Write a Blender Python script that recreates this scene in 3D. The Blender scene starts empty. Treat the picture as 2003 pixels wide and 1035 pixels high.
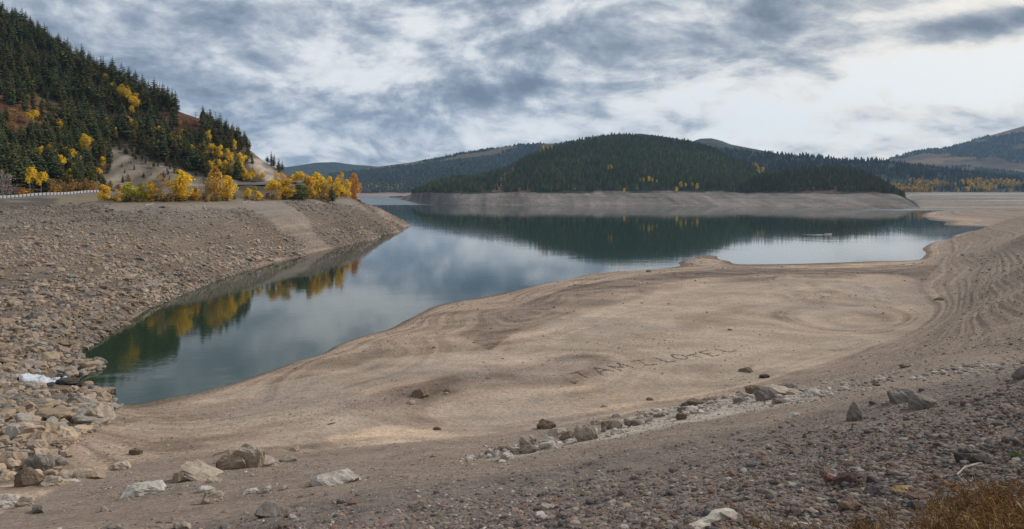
import bpy, math, random
import numpy as np

S = bpy.context.scene
COL = S.collection
rng = np.random.default_rng(11)
R = math.radians

# ------------------------------------------------------------------ camera
F, U0, V0, H = 1335.0, 1001.5, 371.0, 28.0     # focal length and horizon of the photograph (pixels), camera height (m)
cam_data = bpy.data.cameras.new('camera')
cam_data.sensor_width = 36.0
cam_data.lens = 36.0 * F / 2003.0
cam_data.shift_y = -(517.5 - V0) / 2003.0
cam_data.clip_start, cam_data.clip_end = 0.2, 40000.0
cam = bpy.data.objects.new('camera', cam_data)
cam.location = (0, 0, H)
cam.rotation_euler = (R(90), 0, 0)
COL.objects.link(cam)
S.camera = cam

# ------------------------------------------------------------------ exposure, render
S.view_settings.view_transform = 'Standard'
S.view_settings.look = 'None'
S.view_settings.gamma = 1.0
S.view_settings.exposure = 0.85
S.render.engine = 'CYCLES'
S.cycles.use_denoising = True
S.cycles.denoising_prefilter = 'NONE'
S.cycles.max_bounces = 6
S.cycles.diffuse_bounces = 2
S.cycles.glossy_bounces = 2
S.cycles.transmission_bounces = 2
S.cycles.volume_bounces = 1
S.cycles.transparent_max_bounces = 4
S.cycles.caustics_reflective = False
S.cycles.caustics_refractive = False

# ------------------------------------------------------------------ node helpers
class NT:
    """Small helper to write node trees."""
    def __init__(self, tree):
        self.t = tree; tree.nodes.clear()
    def n(self, typ, **kw):
        nd = self.t.nodes.new(typ)
        for k, v in kw.items(): setattr(nd, k, v)
        return nd
    def put(self, sock, val):
        if isinstance(val, bpy.types.NodeSocket): self.t.links.new(val, sock)
        else: sock.default_value = val
    def m(self, op, a, b=0.0, c=None, clamp=False):
        nd = self.n('ShaderNodeMath', operation=op, use_clamp=clamp)
        self.put(nd.inputs[0], a); self.put(nd.inputs[1], b)
        if c is not None: self.put(nd.inputs[2], c)
        return nd.outputs[0]
    def vm(self, op, a, b=(0, 0, 0)):
        nd = self.n('ShaderNodeVectorMath', operation=op)
        self.put(nd.inputs[0], a); self.put(nd.inputs[1], b)
        return nd.outputs[0]
    def mix(self, f, a, b, blend='MIX'):
        nd = self.n('ShaderNodeMix', data_type='RGBA', blend_type=blend)
        self.put(nd.inputs[0], f)
        for s, v in ((nd.inputs[6], a), (nd.inputs[7], b)):
            if isinstance(v, tuple) and len(v) == 3: v = v + (1.0,)
            self.put(s, v)
        return nd.outputs[2]
    def noise(self, vec, scale, detail=4.0, rough=0.55, dist=0.0, typ='FBM'):
        nd = self.n('ShaderNodeTexNoise', noise_dimensions='3D')
        self.put(nd.inputs['Vector'], vec)
        nd.inputs['Scale'].default_value = scale; nd.inputs['Detail'].default_value = detail
        nd.inputs['Roughness'].default_value = rough; nd.inputs['Distortion'].default_value = dist
        return nd.outputs[0]
    def voro(self, vec, scale, feature='F1', out=0):
        nd = self.n('ShaderNodeTexVoronoi', feature=feature)
        self.put(nd.inputs['Vector'], vec); nd.inputs['Scale'].default_value = scale
        return nd.outputs[out]
    def ramp(self, f, stops, interp='LINEAR'):
        nd = self.n('ShaderNodeValToRGB'); nd.color_ramp.interpolation = interp
        el = nd.color_ramp.elements
        while len(el) < len(stops): el.new(0.5)
        for e, (p, c) in zip(el, stops):
            e.position = p; e.color = tuple(c) + (1.0,) if len(c) == 3 else c
        self.put(nd.inputs[0], f)
        return nd.outputs[0]
    def rng(self, f, a, b, c=0.0, d=1.0, smooth=True):
        nd = self.n('ShaderNodeMapRange', interpolation_type='SMOOTHSTEP' if smooth else 'LINEAR')
        for i, v in enumerate((f, a, b, c, d)): self.put(nd.inputs[i], v)
        return nd.outputs[0]
    def xyz(self, x, y, z):
        nd = self.n('ShaderNodeCombineXYZ')
        for i, v in enumerate((x, y, z)): self.put(nd.inputs[i], v)
        return nd.outputs[0]

# ------------------------------------------------------------------ sky and sun
SUN_AZ, SUN_EL = R(62), R(36)          # to the right of the view, behind cloud
world = bpy.data.worlds.new('World'); S.world = world
world.use_nodes = True
N = NT(world.node_tree)
tc = N.n('ShaderNodeTexCoord')
sep = N.n('ShaderNodeSeparateXYZ'); N.put(sep.inputs[0], tc.outputs['Generated'])
dx, dy, dz = sep.outputs
hyp = N.m('SQRT', N.m('ADD', N.m('MULTIPLY', dx, dx), N.m('MULTIPLY', dy, dy)))
az = N.m('ARCTAN2', dx, dy)
el = N.m('DIVIDE', dz, N.m('MAXIMUM', hyp, 0.001))
up = N.m('ADD', N.m('MAXIMUM', dz, 0.0), 0.38)
cp = N.xyz(N.m('DIVIDE', dx, up), N.m('DIVIDE', dy, up), 0.0)       # the cloud deck seen in perspective
warp = N.n('ShaderNodeTexNoise'); N.put(warp.inputs['Vector'], cp); warp.inputs['Scale'].default_value = 0.9; warp.inputs['Detail'].default_value = 3
cw = N.vm('ADD', cp, N.vm('SCALE', N.vm('SUBTRACT', warp.outputs['Color'], (0.5, 0.5, 0.5))))
cw.node.inputs[1].links[0].from_node.inputs['Scale'].default_value = 0.55
n_big = N.noise(cw, 2.5, 12.0, 0.56, 0.0)
n_mid = N.noise(N.vm('ADD', cw, (7.3, 1.1, 4.0)), 7.5, 12.0, 0.62, 0.0)
def scaled(k):
    v = N.vm('SCALE', cw); v.node.inputs['Scale'].default_value = k; return v
def puff(v): return N.noise(N.vm('ADD', v, (3.1, 8.2, 1.0)), 6.0, 6.0, 0.55, 0.0)
under = N.m('SUBTRACT', puff(scaled(0.975)), puff(scaled(1.02)))      # undersides of the cloud heaps are darker than their tops
n_fine = N.noise(N.vm('ADD', cw, (1.7, 5.5, 2.0)), 19.0, 6.0, 0.6, 0.0)
n_str = N.noise(N.xyz(N.m('MULTIPLY', az, 2.0), N.m('MULTIPLY', el, 14.0), 3.0), 1.6, 7.0, 0.6, 0.5)

def blob(u, v, su, sv, amp):
    """A soft bank of cloud in the sky, by bearing and elevation."""
    a0 = math.atan((u - U0) / F); e0 = (V0 - v) / F * math.cos(a0)
    p = N.m('DIVIDE', N.m('SUBTRACT', az, a0), su / F); q = N.m('DIVIDE', N.m('SUBTRACT', el, e0), sv / F)
    r2 = N.m('ADD', N.m('MULTIPLY', p, p), N.m('MULTIPLY', q, q))
    return N.m('MULTIPLY', N.m('EXPONENT', N.m('MULTIPLY', r2, -1.0)), amp)
thick = N.m('ADD', N.m('MULTIPLY', N.m('SUBTRACT', n_big, 0.5), 1.8), N.m('MULTIPLY', N.m('SUBTRACT', n_mid, 0.5), 1.4))
thick = N.m('ADD', thick, N.m('MULTIPLY', N.m('SUBTRACT', n_str, 0.5), 0.10))
thick = N.m('ADD', thick, N.m('ADD', N.m('MULTIPLY', under, 1.0), N.m('MULTIPLY', N.m('SUBTRACT', n_fine, 0.5), 0.45)))
for b in ((1080, 175, 200, 22, 0.36), (1180, 85, 330, 60, 0.20), (1560, 60, 150, 40, 0.12), (1935, 48, 110, 25, 1.05), (1730, 85, 60, 30, -0.40), (1500, 130, 60, 24, 0.18),
          (560, 205, 260, 34, 0.22), (300, 150, 170, 50, 0.10), (800, 235, 330, 18, 0.10), (60, 40, 260, 70, 0.10),
          (1850, 140, 420, 62, -0.55), (1500, 205, 420, 45, -0.24), (800, 40, 75, 40, -0.30), (430, 110, 150, 30, -0.12),
          (640, 305, 420, 30, -0.10), (1600, 272, 460, 50, -0.42), (1300, 205, 150, 14, 0.05), (1830, 20, 150, 18, -0.22)):
    thick = N.m('ADD', thick, blob(*b))
thick = N.m('ADD', thick, 0.445)
c_cloud = N.ramp(thick, [(0.0, (0.80, 0.785, 0.755)), (0.22, (0.68, 0.685, 0.69)), (0.42, (0.47, 0.495, 0.53)),
                         (0.62, (0.295, 0.335, 0.395)), (0.85, (0.19, 0.225, 0.28)), (1.0, (0.145, 0.18, 0.235))])
# brighter and creamier towards the hidden sun
sunw = N.m('EXPONENT', N.m('MULTIPLY', N.m('POWER', N.m('DIVIDE', N.m('SUBTRACT', az, R(46)), 0.52), 2.0), -1.0))
warm = N.mix(N.m('MULTIPLY', sunw, 0.8), (0.95, 0.98, 1.02), (1.15, 1.06, 0.93))
c_cloud = N.mix(1.0, c_cloud, warm, 'MULTIPLY')
gain = N.n('ShaderNodeVectorMath', operation='SCALE'); N.put(gain.inputs[0], c_cloud); gain.inputs['Scale'].default_value = 6.35
nishita = N.n('ShaderNodeTexSky', sky_type='NISHITA')
nishita.sun_disc = False; nishita.sun_elevation = SUN_EL; nishita.sun_rotation = SUN_AZ
nishita.altitude = 1700
cover = N.rng(thick, -0.25, 0.12, 0.86, 1.0)
sky = N.mix(cover, nishita.outputs[0], gain.outputs[0])
bg = N.n('ShaderNodeBackground'); N.put(bg.inputs[0], sky); bg.inputs[1].default_value = 0.1
wo = N.n('ShaderNodeOutputWorld'); N.put(wo.inputs[0], bg.outputs[0])

sun_data = bpy.data.lights.new('sun', 'SUN')
sun_data.energy = 1.6; sun_data.angle = R(12); sun_data.color = (1.0, 0.95, 0.88)
sun = bpy.data.objects.new('sun', sun_data)
sun.rotation_euler = (R(90) - SUN_EL, 0, math.pi - SUN_AZ)
sun.location = (200, 100, 400)
COL.objects.link(sun)

# ------------------------------------------------------------------ numpy noise
def _hash(ix, iy, seed):
    with np.errstate(over='ignore'):
        h = (ix.astype(np.int64) * 374761393 + iy.astype(np.int64) * 668265263 + seed * 1442695041) & 0xFFFFFFFF
        h = ((h ^ (h >> 13)) * 1274126177) & 0xFFFFFFFF
        h = (h ^ (h >> 16)) & 0xFFFF
    return h.astype(np.float64) / 65535.0
def vnoise(x, y, seed=0):
    ix, iy = np.floor(x), np.floor(y)
    fx, fy = x - ix, y - iy
    fx = fx * fx * fx * (fx * (fx * 6 - 15) + 10); fy = fy * fy * fy * (fy * (fy * 6 - 15) + 10)
    a, b = _hash(ix, iy, seed), _hash(ix + 1, iy, seed)
    c, d = _hash(ix, iy + 1, seed), _hash(ix + 1, iy + 1, seed)
    return (a + (b - a) * fx) * (1 - fy) + (c + (d - c) * fx) * fy - 0.5
def fbm(x, y, wl, octs=5, seed=0, gain=0.5, cell=None):
    """fractal noise about -0.5..0.5; octaves finer than the local cell fade out"""
    out = 0; amp = 1.0
    ca, sa = math.cos(0.6), math.sin(0.6)
    for o in range(octs):
        w = amp if cell is None else amp * np.clip(wl / (2.0 * cell) - 1.0, 0, 1)
        out = out + w * vnoise(x / wl + 17.1 * o, y / wl - 9.7 * o, seed + o)
        x, y = x * ca - y * sa, x * sa + y * ca
        wl *= 0.5; amp *= gain
    return out
def sstep(a, b, x):
    t = np.clip((x - a) / (b - a), 0, 1); return t * t * (3 - 2 * t)
def in_poly(u, v, poly):
    u = np.asarray(u, float); v = np.asarray(v, float); ins = np.zeros(u.shape, bool)
    n = len(poly)
    for i in range(n):
        (x1, y1), (x2, y2) = poly[i], poly[(i + 1) % n]
        if y1 == y2: continue
        c = ((y1 > v) != (y2 > v)) & (u < (x2 - x1) * (v - y1) / (y2 - y1) + x1)
        ins ^= c
    return ins

# ------------------------------------------------------------------ mesh and object helpers
def mesh_np(name, verts, faces, tint=None, smooth=False, mat=None):
    """faces: (m,k) array of one polygon size"""
    me = bpy.data.meshes.new(name)
    verts = np.asarray(verts, np.float32); faces = np.asarray(faces, np.int32)
    m, k = faces.shape
    me.vertices.add(len(verts)); me.vertices.foreach_set('co', verts.ravel())
    me.loops.add(m * k); me.loops.foreach_set('vertex_index', faces.ravel())
    me.polygons.add(m); me.polygons.foreach_set('loop_start', np.arange(0, m * k, k, dtype=np.int32))
    me.polygons.foreach_set('use_smooth', np.full(m, smooth))
    if tint is not None:
        ca = me.color_attributes.new('tint', 'FLOAT_COLOR', 'POINT')
        c = np.ones((len(verts), 4), np.float32); c[:, :3] = tint
        ca.data.foreach_set('color', c.ravel())
    me.update(calc_edges=True)
    if mat: me.materials.append(mat)
    return me
def link(name, me, parent=None, loc=(0, 0, 0), rz=0.0, scale=None):
    o = bpy.data.objects.new(name, me); COL.objects.link(o)
    o.location = loc; o.rotation_euler = (0, 0, rz)
    if scale is not None: o.scale = scale
    if parent: o.parent = parent
    return o
def tag(o, label=None, cat=None, group=None, kind=None):
    if label: o['label'] = label
    if cat: o['category'] = cat
    if group: o['group'] = group
    if kind: o['kind'] = kind
    return o
def merge(parts):
    """list of (verts, faces[, tint]) -> one"""
    V, Fc, T, off = [], [], [], 0
    for p in parts:
        V.append(p[0]); Fc.append(np.asarray(p[1]) + off); off += len(p[0])
        if len(p) > 2: T.append(np.broadcast_to(np.asarray(p[2], float), (len(p[0]), 3)))
    return np.concatenate(V), np.concatenate(Fc), (np.concatenate(T) if T else None)
def tube(pts, radii, sides=6, cap=True):
    pts = np.asarray(pts, float); n = len(pts); V = []
    for i in range(n):
        d = pts[min(i + 1, n - 1)] - pts[max(i - 1, 0)]; d /= (np.linalg.norm(d) + 1e-9)
        a = np.array([0, 0, 1.0]) if abs(d[2]) < 0.9 else np.array([1.0, 0, 0])
        s = np.cross(d, a); s /= np.linalg.norm(s); t = np.cross(d, s)
        for k in range(sides):
            th = 2 * math.pi * k / sides
            V.append(pts[i] + radii[i] * (s * math.cos(th) + t * math.sin(th)))
    Q = []
    for i in range(n - 1):
        for k in range(sides):
            a, b = i * sides + k, i * sides + (k + 1) % sides
            c, d = a + sides, b + sides
            Q += [(a, b, d), (a, d, c)]
    if cap:
        V.append(pts[0]); V.append(pts[-1]); c0, c1 = n * sides, n * sides + 1
        for k in range(sides):
            Q += [(c0, (k + 1) % sides, k), (c1, (n - 1) * sides + k, (n - 1) * sides + (k + 1) % sides)]
    return np.array(V), np.array(Q, int)
def box(cx, cy, cz, sx, sy, sz, rz=0.0):
    v = np.array([(x, y, z) for z in (-.5, .5) for y in (-.5, .5) for x in (-.5, .5)]) * (sx, sy, sz)
    c, s = math.cos(rz), math.sin(rz)
    v = np.stack([v[:, 0] * c - v[:, 1] * s, v[:, 0] * s + v[:, 1] * c, v[:, 2]], 1) + (cx, cy, cz)
    q = [(0, 2, 3, 1), (4, 5, 7, 6), (0, 1, 5, 4), (2, 6, 7, 3), (0, 4, 6, 2), (1, 3, 7, 5)]
    f = [t for a, b, c_, d in q for t in ((a, b, c_), (a, c_, d))]
    return v, np.array(f)
def ico(sub):
    p = (1 + 5 ** .5) / 2
    V = [(-1, p, 0), (1, p, 0), (-1, -p, 0), (1, -p, 0), (0, -1, p), (0, 1, p), (0, -1, -p), (0, 1, -p), (p, 0, -1), (p, 0, 1), (-p, 0, -1), (-p, 0, 1)]
    V = [np.array(v) / np.linalg.norm(v) for v in V]
    Fc = [(0, 11, 5), (0, 5, 1), (0, 1, 7), (0, 7, 10), (0, 10, 11), (1, 5, 9), (5, 11, 4), (11, 10, 2), (10, 7, 6), (7, 1, 8),
          (3, 9, 4), (3, 4, 2), (3, 2, 6), (3, 6, 8), (3, 8, 9), (4, 9, 5), (2, 4, 11), (6, 2, 10), (8, 6, 7), (9, 8, 1)]
    for _ in range(sub):
        cache, out = {}, []
        def mid(a, b):
            k = (min(a, b), max(a, b))
            if k not in cache:
                m = V[a] + V[b]; V.append(m / np.linalg.norm(m)); cache[k] = len(V) - 1
            return cache[k]
        for a, b, c in Fc:
            ab, bc, ca = mid(a, b), mid(b, c), mid(c, a)
            out += [(a, ab, ca), (b, bc, ab), (c, ca, bc), (ab, bc, ca)]
        Fc = out
    return np.array(V), np.array(Fc)
_ICO = {s: ico(s) for s in (0, 1, 2, 3, 4)}
def rock(sub, seed, cuts=9, rough=0.12, box_like=0.0):
    """angular stone: sphere cut by planes, then roughened; roughly unit radius"""
    r = np.random.default_rng(seed); V, Fc = _ICO[sub]; V = V.copy()
    if box_like: V = V * (1 - box_like) + box_like * np.clip(V * 1.6, -0.85, 0.85)
    for _ in range(cuts):
        n = r.normal(size=3); n /= np.linalg.norm(n); d = r.uniform(0.52, 0.86)
        V = V - np.maximum(V @ n - d, 0)[:, None] * n
    if sub >= 2:
        o = r.uniform(0, 50, 3)
        k = fbm(V[:, 0] * 2 + o[0] + V[:, 2] * 1.3, V[:, 1] * 2 + o[1] - V[:, 2] * 1.7, 1.0, 4, seed)
        V = V * (1 + rough * k[:, None] * 1.6)
    return V, Fc
def scatter(protos, P, size, ysq, rot, tint):
    """many copies of small shapes as one vertex/face array. size (n,), ysq (n,3) axis factors, rot (n,) z-turn"""
    V, Fc, T, off = [], [], [], 0
    pick = np.random.default_rng(5).integers(0, len(protos), len(P))
    for k, (pv, pf) in enumerate(protos):
        idx = np.where(pick == k)[0]
        if not len(idx): continue
        s = (size[idx, None] * ysq[idx])[:, None, :] * pv[None]
        c, sn = np.cos(rot[idx])[:, None], np.sin(rot[idx])[:, None]
        w = np.stack([s[..., 0] * c - s[..., 1] * sn, s[..., 0] * sn + s[..., 1] * c, s[..., 2]], -1) + P[idx][:, None, :]
        V.append(w.reshape(-1, 3))
        Fc.append((pf[None] + (np.arange(len(idx)) * len(pv))[:, None, None]).reshape(-1, 3) + off)
        T.append(np.repeat(tint[idx], len(pv), 0)); off += len(idx) * len(pv)
    return np.concatenate(V), np.concatenate(Fc), np.concatenate(T)

# ------------------------------------------------------------------ materials
def new_mat(name):
    m = bpy.data.materials.new(name); m.use_nodes = True
    return m, NT(m.node_tree)
def finish(N, color, rough=0.9, bump=None, bump_d=0.05, bump_s=0.6, spec=0.2, extra=None):
    p = N.n('ShaderNodeBsdfPrincipled')
    N.put(p.inputs['Base Color'], color); N.put(p.inputs['Roughness'], rough)
    p.inputs['Specular IOR Level'].default_value = spec
    if bump is not None:
        b = N.n('ShaderNodeBump'); b.inputs['Strength'].default_value = bump_s; b.inputs['Distance'].default_value = bump_d
        N.put(b.inputs['Height'], bump); N.put(p.inputs['Normal'], b.outputs[0])
    out = N.n('ShaderNodeOutputMaterial')
    sh = p.outputs[0]
    if extra is not None: sh = extra(N, sh)
    N.put(out.inputs[0], sh)
    return p
def attr(N, name='tint'):
    a = N.n('ShaderNodeAttribute'); a.attribute_name = name; return a.outputs['Color']
def pos(N): return N.n('ShaderNodeNewGeometry').outputs['Position']
def ground_mat():
    m, N = new_mat('shore_earth')
    P = pos(N); t = attr(N)
    fine = N.noise(P, 2.2, 10, 0.68)
    peb = N.voro(P, 5.0, out=1); pebd = N.voro(P, 5.0)
    sp = N.n('ShaderNodeSeparateColor'); N.put(sp.inputs[0], peb)
    grain = N.m('ADD', N.m('MULTIPLY', fine, 0.9), N.m('MULTIPLY', sp.outputs[0], 0.34))
    med = N.noise(N.vm('MULTIPLY', P, (0.55, 1.0, 1.0)), 0.42, 8, 0.72)
    grain = N.m('ADD', N.m('MULTIPLY', grain, 0.62), N.m('MULTIPLY', med, 0.5))
    k = N.rng(grain, 0.34, 0.92, 0.48, 1.52, smooth=False)
    c = N.vm('MULTIPLY', t, N.xyz(k, k, k))
    h = N.m('ADD', N.m('MULTIPLY', fine, 0.9), N.m('MULTIPLY', N.m('SUBTRACT', 1.0, pebd), 0.35))
    finish(N, c, 0.95, h, 0.16, 0.75, 0.12)
    return m
def stone_mat(name='stone', scale=3.0):
    m, N = new_mat(name)
    tcn = N.n('ShaderNodeTexCoord'); P = pos(N); t = attr(N)
    n1 = N.noise(P, scale, 8, 0.65); n2 = N.noise(P, scale * 0.45, 3, 0.5)
    k = N.rng(N.m('ADD', N.m('MULTIPLY', n1, 0.7), N.m('MULTIPLY', n2, 0.3)), 0.3, 0.7, 0.66, 1.3, smooth=False)
    c = N.vm('MULTIPLY', t, N.xyz(k, k, k))
    finish(N, c, 0.93, n1, 0.08, 0.7, 0.15)
    return m
def boulder_mat():
    m, N = new_mat('boulder_stone')
    P = pos(N); oi = N.n('ShaderNodeObjectInfo')
    base = oi.outputs['Color']
    n1 = N.noise(P, 4.0, 9, 0.68); n2 = N.noise(P, 1.1, 4, 0.55)
    k = N.rng(N.m('ADD', N.m('MULTIPLY', n1, 0.55), N.m('MULTIPLY', n2, 0.45)), 0.3, 0.7, 0.55, 1.38, smooth=False)
    c = N.vm('MULTIPLY', base, N.xyz(k, k, N.m('MULTIPLY', k, 0.98)))
    finish(N, c, 0.92, n1, 0.12, 0.9, 0.15)
    return m
def forest_floor_mat():
    m, N = new_mat('wooded_hill')
    P = pos(N); t = attr(N)
    n1 = N.noise(P, 0.09, 10, 0.72); n2 = N.noise(N.vm('MULTIPLY', P, (1.0, 1.0, 0.35)), 0.02, 6, 0.6)
    k = N.rng(N.m('ADD', N.m('MULTIPLY', n1, 0.65), N.m('MULTIPLY', n2, 0.35)), 0.3, 0.7, 0.55, 1.45, smooth=False)
    finish(N, N.vm('MULTIPLY', t, N.xyz(k, k, k)), 0.95, n1, 6.0, 0.9, 0.1)
    return m
def needle_mat():
    m, N = new_mat('conifer_needles')
    t = attr(N); oi = N.n('ShaderNodeObjectInfo')
    n = N.noise(pos(N), 0.8, 3, 0.6)
    k = N.m('ADD', 0.50, N.m('ADD', N.m('MULTIPLY', n, 0.6), N.m('MULTIPLY', oi.outputs['Random'], 0.45)))
    hue = N.m('FRACT', N.m('MULTIPLY', oi.outputs['Random'], 7.3))
    c = N.vm('MULTIPLY', t, N.xyz(N.m('MULTIPLY', k, N.m('ADD', 0.82, N.m('MULTIPLY', hue, 0.5))), k, N.m('MULTIPLY', k, N.m('SUBTRACT', 1.15, N.m('MULTIPLY', hue, 0.4)))))
    finish(N, c, 0.75, spec=0.25)
    return m
def leaf_mat():
    m, N = new_mat('autumn_leaves')
    t = attr(N); oi = N.n('ShaderNodeObjectInfo')
    c = N.mix(1.0, t, oi.outputs['Color'], 'MULTIPLY')
    def ex(N, sh):
        tr = N.n('ShaderNodeBsdfTranslucent'); N.put(tr.inputs[0], c)
        mx = N.n('ShaderNodeMixShader'); mx.inputs[0].default_value = 0.38
        N.put(mx.inputs[1], sh); N.put(mx.inputs[2], tr.outputs[0]); return mx.outputs[0]
    finish(N, c, 0.7, spec=0.2, extra=ex)
    return m
def plain_mat(name, col, rough=0.7, spec=0.3, scale=4.0, var=0.25, metal=0.0, bump=0.0):
    m, N = new_mat(name)
    n = N.noise(pos(N), scale, 5, 0.6)
    k = N.m('ADD', 1.0 - var, N.m('MULTIPLY', n, 2 * var))
    p = finish(N, N.vm('MULTIPLY', tuple(col), N.xyz(k, k, k)), rough, n if bump else None, bump or 0.01, 0.6, spec)
    p.inputs['Metallic'].default_value = metal
    return m
def water_mat():
    m, N = new_mat('lake_water')
    P = pos(N)
    sp = N.n('ShaderNodeSeparateXYZ'); N.put(sp.inputs[0], P); x, y = sp.outputs[0], sp.outputs[1]
    # wind-ruffled water far out on the left and in thin lanes on the right, calm elsewhere
    edge = N.m('ADD', y, N.m('MULTIPLY', N.m('SUBTRACT', N.noise(N.xyz(N.m('MULTIPLY', x, 0.004), 0.0, 0.0), 1.0, 3), 0.5), 60.0))
    far = N.rng(edge, 1236.0, 1250.0)
    lane = N.m('MULTIPLY', N.m('MULTIPLY', N.rng(y, 915.0, 925.0), N.rng(y, 975.0, 985.0, 1.0, 0.0)), N.rng(x, 440.0, 520.0))
    ruff = N.m('MAXIMUM', far, lane)
    w1 = N.noise(N.xyz(N.m('MULTIPLY', x, 0.55), y, 0.0), 0.75, 4, 0.6, 0.3)
    w2 = N.noise(N.xyz(N.m('MULTIPLY', x, 0.35), N.m('MULTIPLY', y, 0.9), 5.0), 0.16, 3, 0.5)
    patch = N.rng(N.noise(N.xyz(N.m('MULTIPLY', x, 0.6), y, 2.0), 0.022, 3, 0.6, 0.6), 0.42, 0.62, 0.25, 1.0)
    near = N.rng(y, 75.0, 125.0, 1.5, 0.22)
    hgt = N.m('MULTIPLY', N.m('ADD', N.m('MULTIPLY', w1, 0.030), N.m('MULTIPLY', w2, 0.05)), N.m('MULTIPLY', patch, near))
    hgt = N.m('ADD', hgt, N.m('MULTIPLY', N.m('MULTIPLY', w1, ruff), 0.16))
    b = N.n('ShaderNodeBump'); b.inputs['Strength'].default_value = 1.0; b.inputs['Distance'].default_value = 1.0
    N.put(b.inputs['Height'], hgt)
    p = N.n('ShaderNodeBsdfPrincipled')
    depth = N.rng(y, 60.0, 260.0)
    N.put(p.inputs['Base Color'], N.mix(depth, (0.026, 0.042, 0.020), (0.004, 0.026, 0.019)))
    p.inputs['IOR'].default_value = 1.40
    N.put(p.inputs['Roughness'], N.m('ADD', 0.045, N.m('MULTIPLY', ruff, 0.22)))
    N.put(p.inputs['Normal'], b.outputs[0])
    o = N.n('ShaderNodeOutputMaterial'); N.put(o.inputs[0], p.outputs[0])
    return m

M_ground, M_stone, M_boulder = ground_mat(), stone_mat(), boulder_mat()
M_hill, M_needle, M_leaf, M_water = forest_floor_mat(), needle_mat(), leaf_mat(), water_mat()
M_bark = plain_mat('bark', (0.10, 0.075, 0.055), 0.9, 0.1)
M_pale_bark = plain_mat('pale_bark', (0.32, 0.29, 0.24), 0.9, 0.1)
M_drift = plain_mat('driftwood', (0.44, 0.39, 0.34), 0.9, 0.1, 14.0, 0.6, bump=0.03)
M_drift_dark = plain_mat('dark_driftwood', (0.12, 0.09, 0.07), 0.9, 0.1, 9.0, 0.3, bump=0.03)

# ------------------------------------------------------------------ terrain of the cove: control points traced on the ground
def on_z(u, v, z):
    Y = (H - z) * F / (v - V0); return (u - U0) / F, Y
C = []                                   # (s = X/Y, lnY, z)
def cz(lst, z=None):
    for p in lst:
        zz = p[2] if z is None else z
        s, Y = on_z(p[0], p[1], zz); C.append((s, math.log(Y), zz))
def cw_(lst):                            # depth below the water surface seen at (u,v)
    for u, v, z in lst:
        s, Y = on_z(u, v, 0.0); C.append((s, math.log(Y), z))
def cy(lst):
    for u, Y, z in lst: C.append(((u - U0) / F, math.log(Y), z))
# water's edge
cz([(230, 790), (330, 778), (430, 757), (500, 735), (580, 707), (650, 680), (720, 655), (790, 628), (840, 603), (880, 592), (950, 580),
    (1020, 565), (1080, 552), (1150, 537), (1240, 529), (1310, 524), (1332, 518), (1345, 508), (1365, 501), (1385, 499), (1400, 507),
    (1430, 515), (1480, 517), (1560, 516), (1650, 513), (1730, 510), (1800, 508), (1808, 500), (1804, 488), (1825, 475), (1860, 463), (1895, 452)], 0.0)
cz([(800, 440), (780, 450), (740, 463), (700, 475), (640, 490), (590, 502), (520, 520), (450, 540), (390, 560), (340, 582), (290, 605),
    (250, 630), (210, 655), (180, 675), (150, 695), (168, 705), (200, 711), (188, 720), (165, 730), (160, 752), (190, 760), (222, 768), (226, 780)], 0.0)
cw_([(250, 745, -2.0), (330, 720, -4), (450, 660, -6), (600, 600, -7), (750, 545, -8), (900, 500, -9), (1000, 500, -9), (1100, 480, -10),
     (1250, 470, -10), (1400, 450, -10), (1600, 440, -10), (1750, 450, -7), (1600, 490, -3), (1450, 498, -2), (1700, 490, -2.5), (1300, 500, -5),
     (1200, 510, -5), (860, 470, -10), (860, 430, -12), (1000, 430, -12), (1500, 420, -10), (1000, 400, -15), (1050, 540, -4), (700, 620, -4.5),
     (550, 690, -3.5), (1350, 490, -3.5), (1800, 452, -4), (1835, 456, -2.5), (1862, 453, -1.0), (250, 690, -3.5), (400, 610, -4.5), (620, 530, -6), (210, 735, -1.2), (1780, 495, -1.2)])
# left bank: top edge and slope
cz([(-350, 402), (-150, 399), (0, 398), (100, 397), (200, 399), (300, 399), (400, 397), (500, 394), (560, 392), (620, 391), (660, 389), (690, 388)], 22.0)
cz([(0, 470, 14.0), (0, 560, 7.5), (0, 640, 3.8), (0, 705, 2.0), (100, 640, 3.2), (-300, 470, 14.5), (-300, 600, 8), (-300, 730, 5), (200, 520, 9.0),
    (200, 450, 15), (350, 470, 10.5), (350, 430, 16), (500, 440, 12.5), (600, 440, 10.5), (690, 430, 10.5), (760, 436, 4.0)])
cz([(0, 850, 4), (0, 950, 5.5), (0, 1035, 9), (100, 800, 2.2), (150, 870, 3.2), (60, 775, 2.4), (130, 775, 1.3), (180, 800, 1.4), (110, 720, 1.0), (60, 735, 1.7), (0, 732, 2.1)])
cz([(730, 402, 15.5), (760, 417, 10.0)])
cy([(730, 590, 8), (760, 590, 2), (760, 660, -5), (810, 600, -3), (830, 560, -4), (700, 600, 12), (700, 700, -4), (600, 560, 24), (600, 700, 10), (650, 540, 22), (600, 800, -4),
    (560, 430, 22.4), (620, 440, 22.5), (660, 490, 22.2)])
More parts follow.
